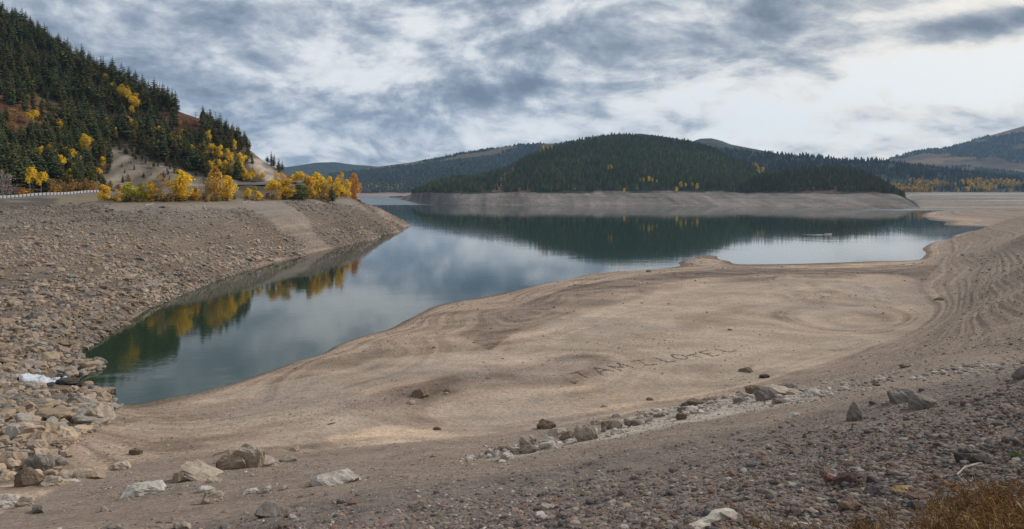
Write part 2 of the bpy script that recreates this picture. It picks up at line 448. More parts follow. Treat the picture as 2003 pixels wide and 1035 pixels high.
# foot of the embankment and the embankment
cz([(1850, 595, 2.6), (1800, 650, 2.7), (1700, 690, 2.7), (1600, 725, 2.8), (1450, 768, 3.0), (1300, 797, 3.0), (1000, 847, 3.2), (600, 885, 3.4), (300, 905, 3.0), (200, 935, 4)])
cz([(150, 950, 6), (470, 918, 6.2), (750, 915, 6.6), (950, 888, 6.6), (1200, 838, 6.6), (1350, 802, 6.6), (1500, 778, 6.5), (1600, 768, 6.8), (1800, 722, 7.5), (2003, 690, 8.5)])
cz([(100, 1035, 11.5), (300, 1035, 13), (700, 965, 12), (1000, 927, 12.5), (1300, 880, 13), (1650, 800, 13), (2003, 722, 13)])
cz([(600, 1035, 17), (1000, 1000, 18.3), (1300, 960, 18.5), (1650, 880, 18.5), (2003, 790, 18.3)])
cz([(1000, 1035, 20.6), (1300, 1035, 22), (1650, 1035, 23), (2003, 1035, 23.8), (2003, 900, 22.2)])
cy([(0, 1.8, 25.7), (1000, 1.8, 26), (2003, 1.8, 26.2), (-450, 3, 25), (0, 10, 21), (300, 12, 20.3), (0, 3, 25), (1000, 4, 24.9), (2003, 4, 25.4), (-450, 20, 16), (-450, 55, 8),
    (-450, 110, 6.5), (2600, 1.8, 26.4), (2600, 8, 25.6), (2600, 25, 23.7), (2600, 60, 19.5), (2600, 110, 16.5), (2600, 220, 17.5), (2600, 380, 20), (2300, 60, 15.5), (2300, 120, 13), (2300, 380, 18)])
# right-hand ridge
cz([(2003, 640, 9.8), (1985, 640, 8.4), (1960, 570, 8.0), (2003, 570, 10.8), (2003, 520, 12), (2003, 460, 13.4), (2003, 421, 14), (1950, 437, 8.8), (1920, 470, 4.2),
    (1950, 500, 7), (1925, 520, 5), (1880, 538, 3.6), (1895, 560, 4.4), (1872, 600, 3.6), (1850, 500, 2.2), (1870, 480, 2.6), (1835, 490, 1.0), (1880, 462, 1.2)])
cy([(1950, 432, 4.5), (2003, 425, 9.5), (2003, 465, 5.0), (1960, 480, 1.0), (2003, 530, 3.8), (1915, 480, -0.2), (1930, 470, -0.3), (1925, 500, -0.6), (2300, 520, 14), (2600, 560, 16)])
# sand flat behind the ridge
cz([(1800, 424), (1815, 430), (1850, 441), (1880, 449)], 0.0)
cz([(1850, 412, 1.6), (1920, 410, 3), (2003, 409, 3.4), (1900, 425, 1.6), (1950, 430, 1.5), (1815, 421, 0.5)])
cy([(1795, 760, -0.4), (1770, 700, -2), (1795, 860, -1.6), (1850, 930, -1.2), (1950, 950, -1.2), (2050, 960, -1.0), (2003, 620, 3.6), (2300, 700, 8), (2300, 950, 3), (2600, 900, 12), (1850, 1000, -3), (2100, 1000, -1.5), (2600, 1100, 8), (2200, 1200, 0)])
# bars and hollow of the drained bed
cz([(1340, 525, 0.7), (1380, 507, 1.3), (1450, 525, 0.9), (1600, 524, 1.1), (1750, 522, 1.2), (1820, 516, 1.6), (1400, 536, 2.0), (1600, 534, 2.1), (1800, 532, 2.3),
    (1250, 547, 2.2), (1100, 577, 2.5), (1000, 610, 2.7), (920, 650, 2.5), (1150, 560, 2.2), (860, 690, 2.15), (1500, 580, 1.7), (1700, 580, 1.6), (1800, 600, 1.7), (1500, 640, 1.5), (1300, 620, 1.6),
    (1650, 660, 1.7), (1200, 660, 1.7), (1400, 700, 1.7), (1300, 745, 1.9), (1100, 740, 2.5), (1010, 690, 1.9), (900, 745, 2.5), (800, 775, 2.6), (700, 805, 2.6), (900, 805, 2.1), (1150, 790, 2.1),
    (1400, 745, 1.8), (1550, 715, 2.0), (500, 835, 2.4), (400, 845, 2.1), (330, 850, 2.2), (600, 790, 1.9), (500, 785, 1.1), (700, 725, 1.5), (780, 690, 1.5), (850, 640, 1.5), (1000, 590, 1.2), (300, 815, 1.1), (1150, 700, 2.5)])
# road shelf and the wooded hill on the left
ROAD = [(-450, 300, 22.4), (-200, 305, 22.9), (0, 315, 23.7), (100, 340, 24.6), (200, 370, 25.5), (300, 400, 27.1), (400, 430, 28.6), (500, 470, 31.0), (560, 497, 32.0), (600, 530, 31.0)]
cy(ROAD); cy([(u, Y + 9, z) for u, Y, z in ROAD[:-1]])
CREST = [(-450, 660, 300), (-200, 620, 226), (0, 586, 171), (100, 575, 145), (200, 560, 119), (300, 530, 94), (345, 518, 81.5), (400, 520, 77), (450, 525, 68.5), (490, 520, 54), (520, 518, 43), (545, 514, 36)]
cy(CREST)
for (u, Yc, zc) in CREST[:9]:
    yb = np.interp(u, [p[0] for p in ROAD], [p[1] for p in ROAD]) + 14; zb = np.interp(u, [p[0] for p in ROAD], [p[2] for p in ROAD]) + 0.5
    for t, k in ((0.22, 0.20), (0.5, 0.47), (0.78, 0.76)):
        cy([(u, yb + (Yc - yb) * t, zb + (zc - zb) * k)])
cy([(u, Yc + 90, zc * 0.9) for u, Yc, zc in CREST]); cy([(u, Yc + 330, zc * 0.45) for u, Yc, zc in CREST]); cy([(u, 1250, -6) for u in (-450, -200, 0, 200, 400, 560)])
cy([(590, 600, 28), (620, 640, 20)])
C = np.array(C)

def tps_fit(P, z, lam=2e-5):
    n = len(P); d2 = ((P[:, None] - P[None]) ** 2).sum(-1)
    K = 0.5 * d2 * np.log(d2 + 1e-12) + lam * np.eye(n)
    Q = np.c_[np.ones(n), P]; A = np.zeros((n + 3, n + 3)); A[:n, :n] = K; A[:n, n:] = Q; A[n:, :n] = Q.T
    return np.linalg.solve(A, np.r_[z, np.zeros(3)])
def tps_eval(P, w, X):
    out = np.zeros(len(X))
    for i in range(0, len(X), 8000):
        x = X[i:i + 8000]; d2 = ((x[:, None] - P[None]) ** 2).sum(-1)
        out[i:i + 8000] = (0.5 * d2 * np.log(d2 + 1e-12)) @ w[:-3] + w[-3] + x @ w[-2:]
    return out
NU, NV = 1140, 880
US = np.linspace(-470, 2560, NU); LY = np.linspace(math.log(1.8), math.log(1280), NV)
cu, cl = np.linspace(US[0], US[-1], 290), np.linspace(LY[0], LY[-1], 260)
W = tps_fit(C[:, :2], C[:, 2])
gs, gl = np.meshgrid((cu - U0) / F, cl, indexing='ij')
Zc = tps_eval(C[:, :2], W, np.c_[gs.ravel(), gl.ravel()]).reshape(gs.shape)
def bil(Z, xs, ys, qx, qy):
    i = np.clip((qx - xs[0]) / (xs[1] - xs[0]), 0, len(xs) - 1.001); j = np.clip((qy - ys[0]) / (ys[1] - ys[0]), 0, len(ys) - 1.001)
    i0, j0 = i.astype(int), j.astype(int); a, b = i - i0, j - j0
    return (Z[i0, j0] * (1 - a) + Z[i0 + 1, j0] * a) * (1 - b) + (Z[i0, j0 + 1] * (1 - a) + Z[i0 + 1, j0 + 1] * a) * b
UU, LL = np.meshgrid(US, LY, indexing='ij'); YY = np.exp(LL); XX = (UU - U0) / F * YY
ZZ = bil(Zc, cu, cl, UU, LL)
cell = YY * (LY[1] - LY[0]) * 0.7
VV0 = V0 + (H - ZZ) / YY * F
# zone weights (0..1) on the ground
def soft(poly, n=3.0, ragged=1.0):
    """soft polygon mask evaluated at ground points by the place they have in the survey photograph"""
    du = fbm(XX, YY, 22, 5, 77, cell=cell) * 26 * ragged; dv = fbm(XX, YY, 22, 5, 78, cell=cell) * 16 * ragged
    acc = 0
    for k, (ox, oy) in enumerate(((0, 0), (n * 2, 0), (-n * 2, 0), (0, n), (0, -n))):
        acc = acc + in_poly(UU + du + ox, VV0 + dv + oy, poly)
    return acc / 5.0
left_land = in_poly(UU, VV0, [(-480, 300), (720, 300), (800, 436), (760, 458), (590, 502), (450, 540), (290, 605), (150, 695), (200, 715), (165, 745), (222, 770), (232, 795), (190, 840), (130, 875), (115, 935), (0, 955), (-480, 1010)])
on_left = left_land & (YY > 45)
hill_w = sstep(24.0, 30.0, ZZ) * (UU < 640) * (YY > 300)
rubble_w = soft([(-480, 396), (0, 402), (240, 405), (480, 400), (540, 440), (590, 490), (450, 540), (290, 605), (150, 695), (200, 715), (165, 745), (222, 770), (232, 795), (190, 840), (130, 875), (115, 940), (0, 958), (-480, 1010)])
rubble_w = np.maximum(rubble_w, soft([(560, 396), (690, 390), (800, 438), (760, 456), (640, 488), (600, 440)])) * (ZZ < 23.5)
gravel_w = soft([(250, 1060), (300, 1035), (700, 962), (1000, 925), (1300, 880), (1650, 800), (2003, 722), (2600, 640), (2600, 2500), (-480, 4000), (-480, 1300)], 6)
basin_w = soft([(240, 835), (420, 775), (620, 735), (760, 700), (870, 690), (1000, 690), (1000, 655), (1100, 620), (1220, 575), (1400, 552), (1600, 545), (1750, 548), (1850, 575), (1846, 600), (1800, 645),
                (1700, 688), (1600, 723), (1450, 766), (1300, 795), (1000, 846), (600, 884), (440, 880)], 1.0, 0.35)
slope_w = np.clip(sstep(3.0, 4.6, ZZ) * (YY < 260) * (1 - on_left), 0, 1)
toe_w = soft([(1890, 530), (1850, 575), (1846, 600), (1800, 645), (1700, 688), (1600, 723), (1450, 766), (1300, 795), (1000, 846), (600, 884), (440, 884), (250, 905), (130, 950), (0, 1010), (-480, 1200), (-480, 4000), (2600, 4000), (2600, 400), (2003, 410)], 1.0, 0.22)
slope_w = np.maximum(slope_w * toe_w, 0.85 * toe_w * (YY < 260))
terr_w = sstep(1700, 1850, UU) * sstep(1.0, 2.2, ZZ) * (1 - sstep(14, 16, ZZ)) * sstep(70, 110, YY)
# relief
land = sstep(0.0, 1.2, ZZ)
rel = fbm(XX, YY, 9.0, 5, 3, 0.5, cell) * 0.35 * land * (1 - 0.5 * sstep(3.2, 2.4, ZZ)) + fbm(XX, YY, 40, 2, 9, 0.5, cell) * (0.22 + 0.28 * sstep(3, 5, ZZ)) * sstep(0.6, 1.8, ZZ)
rel += rubble_w * fbm(XX, YY, 3.0, 4, 21, 0.6, cell) * 0.5 * land
rel += gravel_w * fbm(XX, YY, 1.6, 5, 31, 0.55, cell) * 0.28
rel += slope_w * (1 - gravel_w) * fbm(XX, YY, 4.0, 5, 35, 0.5, cell) * 0.25
rel += hill_w * (fbm(XX, YY, 60, 6, 41, 0.5, cell) * 10.0) * sstep(28, 45, ZZ)
hummock = soft([(1500, 548), (1590, 542), (1700, 560), (1720, 590), (1600, 590), (1510, 578)])
rel += hummock * np.abs(fbm(XX, YY, 6.0, 3, 51, 0.5, cell)) * 1.8
ZB = ZZ + 0.12 * fbm(XX, YY, 30, 2, 13)
ZZ = ZZ + rel
# shelves left one by one as the water fell
per = 0.62
zt_ = ZB + 0.08 * fbm(XX, YY, 14, 4, 61, 0.6, cell); q = zt_ / per + 0.9 * vnoise(zt_ * 0.8, zt_ * 0, 63) + 0.7 * vnoise(zt_ * 2.1, zt_ * 0, 64); fr = q - np.floor(q)
ZZ = ZZ - terr_w * rel * 0.6 + terr_w * per * (0.95 + 0.8 * fbm(XX, YY, 25, 3, 65)) * (sstep(0.25, 0.75, fr) - fr)
q2 = ZZ / 0.34 + fbm(XX, YY, 26, 2, 62) * 0.8; fr2 = q2 - np.floor(q2)
ZZ = ZZ + (1 - terr_w) * (1 - hill_w) * (1 - on_left) * (1 - gravel_w) * land * 0.34 * 0.35 * (sstep(0.2, 0.8, fr2) - fr2)
VV = V0 + (H - ZZ) / YY * F

def lerp(a, b, w): return a + (np.asarray(b) - a) * w[..., None]
col = np.zeros(ZZ.shape + (3,)) + (0.30, 0.222, 0.165)
n_a = fbm(XX, YY, 18, 5, 101, 0.55, cell); n_b = fbm(XX * 0.5, YY, 5, 6, 102, 0.72, cell); n_c = fbm(XX, YY, 50, 3, 103, 0.5, cell)
# drying lines follow the contours
def lines(freq, seed, wob=0.5):
    h = ZB * freq + fbm(XX, YY, 24, 3, seed) * wob * freq
    return vnoise(h, h * 0 + seed, seed) + 0.6 * vnoise(h * 2.7, h * 0 + seed, seed + 1)
ln1 = lines(4.0, 111, 0.12); ln2 = lines(2.4, 117, 0.22); ln3 = lines(7.0, 119, 0.10); ln4 = lines(17.0, 123, 0.05); ln5 = lines(42.0, 127, 0.03)
fine_l = np.clip(0.6 * ln4 + 0.5 * ln5, -0.8, 0.8) * (YY > 38)
col *= (1 + 0.42 * np.clip(ln1, -1, 1) + 0.22 * ln3 + 0.22 * n_a + 0.42 * n_b + 0.40 * fine_l)[..., None]
col = lerp(col, np.array((0.365, 0.284, 0.216)) * (1 + 0.24 * n_b + 0.18 * ln3 + 0.12 * ln1 + 0.17 * fine_l)[..., None], np.clip(basin_w * (0.72 + 0.9 * ln2 + 0.8 * n_a + 0.3 * n_b), 0, 1))
ol = sstep(0.10, 0.32, fbm(XX * 0.45, YY, 11, 4, 121, 0.55, cell) + 0.35 * ln2) * basin_w * sstep(90, 60, YY * 1.0)
col = lerp(col, (0.235, 0.195, 0.125), ol * 0.45)
bar = soft([(960, 690), (985, 668), (1040, 622), (1110, 588), (1240, 560), (1380, 542), (1560, 536), (1760, 538), (1850, 560), (1880, 540), (1830, 518), (1600, 524), (1400, 528), (1240, 540), (1120, 560), (1020, 592), (945, 645), (925, 672)], 1.2, 0.3)
col = lerp(col, np.array((0.20, 0.150, 0.115)) * (1 + 0.4 * fine_l + 0.5 * ln3 + 0.5 * n_b + 0.6 * fine_l)[..., None], bar * 0.9)
pale = soft([(640, 862), (760, 838), (960, 815), (1180, 790), (1290, 790), (1180, 812), (1000, 838), (840, 858), (640, 876)], 4) + soft([(1080, 758), (1150, 748), (1300, 768), (1470, 752), (1560, 728), (1460, 765), (1290, 785), (1180, 780)], 4) + soft([(660, 760), (760, 735), (860, 745), (800, 775), (680, 782)], 4) + soft([(960, 690), (1010, 660), (1080, 648), (1180, 640), (1080, 662), (1000, 680)], 3) + soft([(1500, 520), (1800, 512), (1830, 520), (1600, 527)], 2)
col = lerp(col, np.array((0.43, 0.31, 0.215)) * (1 + 0.4 * fine_l + 0.5 * ln3 + 0.5 * n_a)[..., None], np.clip(pale * (0.5 + 0.9 * ln2 + 0.8 * ln3 + 0.8 * n_a), 0, 0.6) * (1 - bar))
greyb = sstep(0.02, 0.25, fbm(XX * 0.6, YY, 14, 4, 131, 0.6, cell)) * basin_w
col = lerp(col, (0.30, 0.245, 0.205), greyb * 0.5)
col = lerp(col, (0.225, 0.175, 0.138), np.clip(slope_w * (0.92 + 0.35 * n_b), 0, 1) * (1 - 0.45 * terr_w))
col = lerp(col, (0.225, 0.175, 0.135), terr_w * np.clip(0.55 + 0.8 * n_a, 0, 1))
col *= (1 - 0.42 * terr_w * np.clip(ln1 + 0.8 * ln3 + 0.1, -0.4, 1))[..., None]  # shadow lines of the terraces, painted into the ground colour along the contours
chalk = soft([(945, 892), (1060, 848), (1180, 812), (1340, 786), (1480, 757), (1600, 752), (1612, 780), (1500, 798), (1340, 822), (1200, 855), (1080, 885), (980, 905)], 4)
col = lerp(col, np.array((0.36, 0.315, 0.265)) * (1 + 0.7 * n_b)[..., None], chalk * sstep(-0.05, 0.22, n_b + 0.6 * n_a) * 0.6)
col = lerp(col, (0.165, 0.135, 0.115), gravel_w * 0.85)
col = lerp(col, (0.160, 0.124, 0.096), rubble_w * np.clip(0.9 + 0.4 * n_a, 0, 1))  # ground under the rubble painted darker for the shade in gaps between stones
chute = soft([(478, 400), (545, 402), (600, 440), (650, 484), (590, 500), (545, 440)])
col = lerp(col, np.array((0.20, 0.163, 0.132)) * (1 + 0.5 * ln3 + 0.4 * n_b)[..., None], chute * 0.7)
bands = 0.7 * vnoise(ZB * 1.3 + .3 * n_b, ZB * 0, 151) + 0.5 * vnoise(ZB * 3.7 + .2 * n_b, ZB * 0, 152)
col *= (1 + 0.38 * bands * on_left)[..., None]
upper = sstep(11, 20, ZZ) * on_left * (ZZ < 23.6)
col = lerp(col, (0.205, 0.18, 0.155), upper * 0.75)
shelf = on_left * sstep(21.6, 22.4, ZZ) * (YY > 250)
col = lerp(col, (0.21, 0.165, 0.10), shelf * np.clip(0.8 + n_a, 0, 1))
col = lerp(col, np.array((0.105, 0.078, 0.042)) * (1 + 0.8 * n_b)[..., None], shelf * sstep(0.0, 1.5, ZZ - 22.0 + 1.2 * n_a) * (UU > 190) * 0.8)
dark_rip = soft([(-480, 388), (60, 389), (110, 391), (120, 402), (40, 406), (-480, 410)])
col = lerp(col, (0.085, 0.075, 0.07), dark_rip * 0.85)
# hill ground
gul = fbm(XX, YY * 0.18 + ZZ * 0.2, 5, 4, 141)
hcol = np.zeros(col.shape) + (0.085, 0.062, 0.036); hcol *= (1 + 0.8 * n_a)[..., None]
meadow = soft([(-480, 120), (0, 160), (60, 175), (120, 195), (200, 212), (345, 224), (400, 226), (400, 268), (200, 262), (60, 274), (-480, 290)])
hcol = lerp(hcol, np.array((0.105, 0.048, 0.028)) * (1 + 1.0 * n_b + 0.6 * gul)[..., None], meadow * np.clip(0.9 + 0.5 * n_b, 0, 1))
hcol = lerp(hcol, (0.15, 0.085, 0.04), meadow * sstep(0.05, 0.3, n_c + n_a) * 0.6)
CUT = [(222, 272), (236, 268), (270, 305), (330, 330), (400, 345), (450, 352), (465, 372), (380, 374), (205, 380), (180, 360), (215, 330)]
cut = soft(CUT)
hcol = lerp(hcol, np.array((0.175, 0.144, 0.114)) * (1 + 1.2 * gul + 0.5 * n_b)[..., None], np.clip(cut * (0.92 + 0.9 * n_b), 0, 1))
NOSE = [(486, 286), (520, 318), (575, 370), (515, 366), (498, 330)]
nose = soft(NOSE)
hcol = lerp(hcol, np.array((0.28, 0.235, 0.19)) * (1 + 1.2 * gul + 0.6 * n_b)[..., None], np.clip(nose * (0.95 + 0.8 * n_b), 0, 1))
col = col * (1 - hill_w[..., None]) + hcol * hill_w[..., None]
wet = sstep(0.62, 0.22, ZZ) * (1 - hill_w)
col = lerp(col, col * 0.46, wet * 0.9)
col = np.clip(col, 0.01, 0.8)
idx = np.arange(NU * NV).reshape(NU, NV)
quads = np.stack([idx[:-1, :-1], idx[1:, :-1], idx[1:, 1:], idx[:-1, 1:]], -1).reshape(-1, 4)
ground = link('ground', mesh_np('ground', np.stack([XX, YY, ZZ], -1).reshape(-1, 3), quads, col.reshape(-1, 3), True, M_ground))
tag(ground, 'drained lake bed, stony banks and hillside round the cove', kind='structure')

# the same slope carried on round and behind the viewpoint
jn = int(np.searchsorted(LY, math.log(420.0))); eR = np.stack([XX[-1, :jn], YY[-1, :jn], ZZ[-1, :jn]], -1); eL = np.stack([XX[0, :jn], YY[0, :jn], ZZ[0, :jn]], -1)
thR, thL = math.atan2(eR[0, 0], eR[0, 1]), math.atan2(eL[0, 0], eL[0, 1]) + 2 * math.pi
na = 90; jj_ = np.arange(0, jn, 3); tt_ = np.linspace(0, 1, na)[:, None]; ang_ = thR + (thL - thR) * tt_
rad_ = np.hypot(eR[jj_, 0], eR[jj_, 1])[None] * (1 - tt_) + np.hypot(eL[jj_, 0], eL[jj_, 1])[None] * tt_
bk = np.sin(np.pi * tt_) ** 0.8; zz_ = (eR[jj_, 2][None] * (1 - tt_) + eL[jj_, 2][None] * tt_) * (1 - bk) + 26.2 * bk
x_, y_ = rad_ * np.sin(ang_), rad_ * np.cos(ang_); zz_ = zz_ + 0.12 * fbm(x_, y_, 3.0, 4, 7) * bk
cc_ = (col[-1, jj_][None] * (1 - tt_)[..., None] + col[0, jj_][None] * tt_[..., None]) * (1 - 0.7 * bk)[..., None] + np.array((0.17, 0.14, 0.12)) * 0.7 * bk[..., None]
ia = np.arange(na * len(jj_)).reshape(na, len(jj_)); qa = np.stack([ia[:-1, :-1], ia[:-1, 1:], ia[1:, 1:], ia[1:, :-1]], -1).reshape(-1, 4)
va = np.stack([x_, y_, zz_], -1).reshape(-1, 3); fr_i = np.stack([XX[::40, 0], YY[::40, 0], ZZ[::40, 0] - 0.01], -1)
rim = np.concatenate([va[ia[:, 0]], fr_i]); cen = len(va) + len(rim); m_ = len(rim)
va = np.concatenate([va, rim, [(0, 0, 26.2)]]); fan = np.array([(cen, len(va) - 1 - m_ + k, len(va) - 1 - m_ + (k + 1) % m_, cen) for k in range(m_)])
tr = np.concatenate([qa[:, [0, 1, 2]], qa[:, [0, 2, 3]], fan[:, :3]])
tag(link('ground', mesh_np('ground', va, tr, np.concatenate([cc_.reshape(-1, 3), np.tile((0.17, 0.14, 0.12), (m_ + 1, 1))]), True, M_ground)), 'gravel slope continuing behind the viewpoint', kind='structure')

def gz(X, Y):
    X = np.asarray(X, float); Y = np.asarray(Y, float)
    return bil(ZZ, US, LY, X / Y * F + U0, np.log(Y))
def hit(u, v, ymin=0.0):
    """where the sight line through photo point (u,v) meets the ground: (X, Y, z)"""
    i = int(np.clip(round((u - US[0]) / (US[1] - US[0])), 0, NU - 1))
    c = VV[i]; ok = np.where((c <= v) & (YY[i] >= ymin))[0]
    j = ok[0] if len(ok) else NV - 1
    if j > 0 and c[j - 1] > v:
        f = min(1.0, (c[j - 1] - v) / max(c[j - 1] - c[j], 1e-6)); ly = LY[j - 1] + f * (LY[j] - LY[j - 1])
    else: ly = LY[j]
    Y = math.exp(ly); X = (u - U0) / F * Y
    return X, Y, float(gz(X, Y))
# what the camera can see of the ground (used only to leave out what the photo shows nothing of)
run = np.minimum.accumulate(np.where(np.arange(NV)[None] >= 0, VV, 0), 1)
VIS = VV <= run + 1.5
def visible(X, Y, tol=0.0, h=0.0):
    u = X / Y * F + U0; v = V0 + (H - gz(X, Y) - h) / Y * F
    i = np.clip(((u - US[0]) / (US[1] - US[0])).round().astype(int), 0, NU - 1); j = np.clip(((np.log(Y) - LY[0]) / (LY[1] - LY[0])).astype(int), 0, NV - 1)
    return v <= run[i, j] + tol

# ------------------------------------------------------------------ lake
wv = np.array([(-7500, -40, 0), (7500, -40, 0), (7500, 9000, 0), (-7500, 9000, 0)], float)
lake = link('lake', mesh_np('lake', wv, np.array([(0, 1, 2, 3)]), None, False, M_water))
tag(lake, 'calm green lake mirroring hills and cloudy sky', kind='structure')

# ------------------------------------------------------------------ far hills (lofted through traced ridge lines)
def loft(name, u0, u1, nu, curves, label, amp=0.0, wl=300.0, seed=0):
    us = np.linspace(u0, u1, nu); rows_y, rows_z, rows_a, rows_k = [], [], [], []
    for k in range(len(curves) - 1):
        (f0, n, a0), (f1, _, a1) = curves[k], curves[k + 1]
        y0, z0 = f0(us); y1, z1 = f1(us)
        for t in np.linspace(0, 1, n, endpoint=(k == len(curves) - 2)):
            rows_y.append(y0 + (y1 - y0) * t); rows_z.append(z0 + (z1 - z0) * t); rows_a.append(np.full(nu, a0 + (a1 - a0) * t)); rows_k.append(np.full(nu, k + t))
    Y = np.array(rows_y).T; Z = np.array(rows_z).T; A = np.array(rows_a).T; K = np.array(rows_k).T
    U = np.repeat(us[:, None], Y.shape[1], 1); X = (U - U0) / F * Y
    Z = Z + A * (fbm(X, Y, wl, 6, seed, 0.5) - 0.35 * np.abs(fbm(X, Y * 0.25, wl * 0.5, 3, seed + 9)))
    return U, X, Y, Z, K
def loft_obj(name, g, colr, label, mat):
    U, X, Y, Z, K = g; a, b = X.shape
    ix = np.arange(a * b).reshape(a, b)
    q = np.stack([ix[:-1, :-1], ix[1:, :-1], ix[1:, 1:], ix[:-1, 1:]], -1).reshape(-1, 4)
    return tag(link(name, mesh_np(name, np.stack([X, Y, Z], -1).reshape(-1, 3), q, np.clip(colr.reshape(-1, 3), 0.005, 0.8), True, mat)), label, kind='structure')
def IP(pts, col=1): 
    xs = [p[0] for p in pts]; ys = [p[col] for p in pts]
    return lambda u: np.interp(u, xs, ys)
def crest(pts):            # (u, v, Y)
    fv, fy = IP(pts), IP(pts, 2)
    return lambda u: (fy(u), H - (fv(u) - V0) / F * fy(u))
def level(pts, z):         # waterline / high-water mark at height z seen at (u,v)
    fv = IP(pts)
    return lambda u: ((H - z) * F / (fv(u) - V0), np.full_like(u, z, dtype=float))
def shift(f, dy, dz=0.0, kz=1.0): return lambda u: (f(u)[0] + dy, f(u)[1] * kz + dz)
BANK = (0.235, 0.203, 0.178); FLOOR = (0.030, 0.036, 0.024)
def bank_colour(g, kb, lo=0.85):
    """bare drawdown band below curve index kb, dark wooded ground above"""
    U, X, Y, Z, K = g
    n1 = fbm(X, Y, 60, 5, 5); st = vnoise(Z * 0.9 + n1 * 1.4, Z * 0 + 3, 8)
    c = np.zeros(Z.shape + (3,)) + BANK; c *= (lo + 0.35 * n1 + 0.20 * st + 0.34 * vnoise(X / 9.0, Y / 60.0, 4) + 0.30 * fbm(X, Y * .12, 26, 5, 14, 0.65))[..., None]
    f = np.zeros(Z.shape + (3,)) + FLOOR; f *= (1.0 + 0.8 * n1)[..., None]
    w = sstep(kb - 0.04, kb + 0.04, K + 0.16 * n1 * (K > 1.6))
    return c * (1 - w[..., None]) + f * w[..., None]

# main wooded hill across the lake
wl_main = IP([(700, 388), (775, 389), (800, 394), (830, 397.5), (880, 400), (950, 401), (1200, 402.5), (1500, 403.5), (1700, 407), (1800, 407)])
main_w = lambda u: (H * F / (wl_main(u) - V0), np.zeros_like(u))
def main_hw(u):
    z = 21.5 * sstep(770, 822, u); y = np.maximum((H - 21.5) * F / 6.6, main_w(u)[0] + 30); return y + (1 - sstep(770, 830, u)) * 300, z
mc0 = crest([(770, 384, 1500), (800, 379, 1500), (815, 378, 1480), (850, 362, 1500), (890, 352, 1560), (930, 350, 1620), (980, 336, 1700), (1020, 314, 1780), (1060, 297, 1850), (1130, 277, 1930), (1200, 266, 1960), (1280, 270, 1960), (1350, 281, 1920), (1400, 294, 1860), (1440, 313, 1800), (1480, 333, 1740), (1540, 352, 1680), (1600, 372, 1620)])
mc = lambda u: (np.maximum(mc0(u)[0], main_hw(u)[0] + 60), mc0(u)[1] * sstep(790, 830, u))
g_main = loft('hill', 762, 1600, 420, [(shift(main_w, -60, -8), 3, 0), (main_w, 14, 0.5), (main_hw, 60, 1.5), (lambda u: (main_hw(u)[0] * .45 + mc(u)[0] * .55, main_hw(u)[1] * .42 + np.maximum(mc(u)[1], main_hw(u)[1]) * .58), 50, 16), (lambda u: (mc(u)[0], np.maximum(mc(u)[1], main_hw(u)[1])), 25, 2), (lambda u: (mc(u)[0] + 500, mc(u)[1] * .5), 2, 20)], '', wl=320, seed=3)
cm = bank_colour(g_main, 2.0)
red = in_poly(g_main[0], V0 + (H - g_main[3]) / g_main[2] * F, [(1000, 318), (1012, 318), (985, 376), (960, 376)]) | in_poly(g_main[0], V0 + (H - g_main[3]) / g_main[2] * F, [(1015, 366), (1035, 362), (1040, 377), (1010, 377)])
cm = lerp(cm, (0.14, 0.085, 0.055), red * 0.9 * (g_main[4] > 2))
loft_obj('hill', g_main, cm, 'dark wooded hill across the lake above a bare grey bank', M_hill)
# the low wooded knob in front of it
kw = lambda u: (main_w(u)[0] + 40 - 62 * sstep(1380, 1520, u), np.zeros_like(u))
def k_hw(u):
    e = sstep(1808, 1745, u); return (kw(u)[0] + 18 + 130 * e * sstep(1380, 1440, u) + 0 * u, 21.4 * e * sstep(1380, 1470, u))
kc = crest([(1380, 380, 1330), (1440, 372, 1340), (1480, 352, 1380), (1540, 336, 1420), (1600, 328, 1440), (1650, 329, 1440), (1700, 342, 1420), (1735, 364, 1390), (1760, 377.5, 1360), (1810, 384, 1300)])
kc2 = lambda u: (np.maximum(kc(u)[0], k_hw(u)[0] + 20), np.maximum(np.where(u > 1755, -50, kc(u)[1]), k_hw(u)[1] * (u > 1300)))
g_knob = loft('hill', 1380, 1812, 260, [(shift(kw, -40, -6), 3, 0), (kw, 14, 0.5), (k_hw, 40, 0.8), (kc2, 16, 1.0), (lambda u: (kc2(u)[0] + 220, kc2(u)[1] * .35), 2, 4)], '', wl=150, seed=13)
ck = bank_colour(g_knob, 2.0)
ck = lerp(ck, (0.13, 0.075, 0.055), sstep(0.0, 0.2, fbm(g_knob[1], g_knob[2], 50, 3, 8)) * sstep(2.5, 2.1, g_knob[4]) * (g_knob[4] > 2) * 0.8)
loft_obj('hill', g_knob, ck, 'small wooded knob at the right end of the far bank', M_hill)
# far side of the lake on the left, bluish with distance
fb = crest([(500, 350, 3900), (560, 347, 3900), (640, 342, 4000), (700, 334, 4100), (740, 326, 4150), (800, 319, 4200), (850, 309, 4250), (920, 298, 4300), (1000, 286, 4300), (1050, 280, 4300), (1075, 281, 4300), (1150, 276, 4300), (1250, 262, 4300), (1300, 268, 4300), (1400, 285, 4300)])
fw = level([(400, 384.5), (800, 384.2), (1500, 384)], 0.0)
fh = lambda u: (fw(u)[0] + 110, np.full_like(u, 14.0))
g_far = loft('hill', 420, 1400, 300, [(shift(fw, -60, -6), 2, 0), (fw, 8, 0.5), (fh, 34, 4), (lambda u: (fh(u)[0] * .5 + fb(u)[0] * .5, fb(u)[1] * .46), 34, 45), (fb, 20, 6), (lambda u: (fb(u)[0] + 700, fb(u)[1] * .5), 2, 30)], '', wl=700, seed=23)
cf = bank_colour(g_far, 2.0, 0.95); cf = lerp(cf, (0.33, 0.225, 0.18), (g_far[4] < 2) * 0.75)
vf = V0 + (H - g_far[3]) / g_far[2] * F
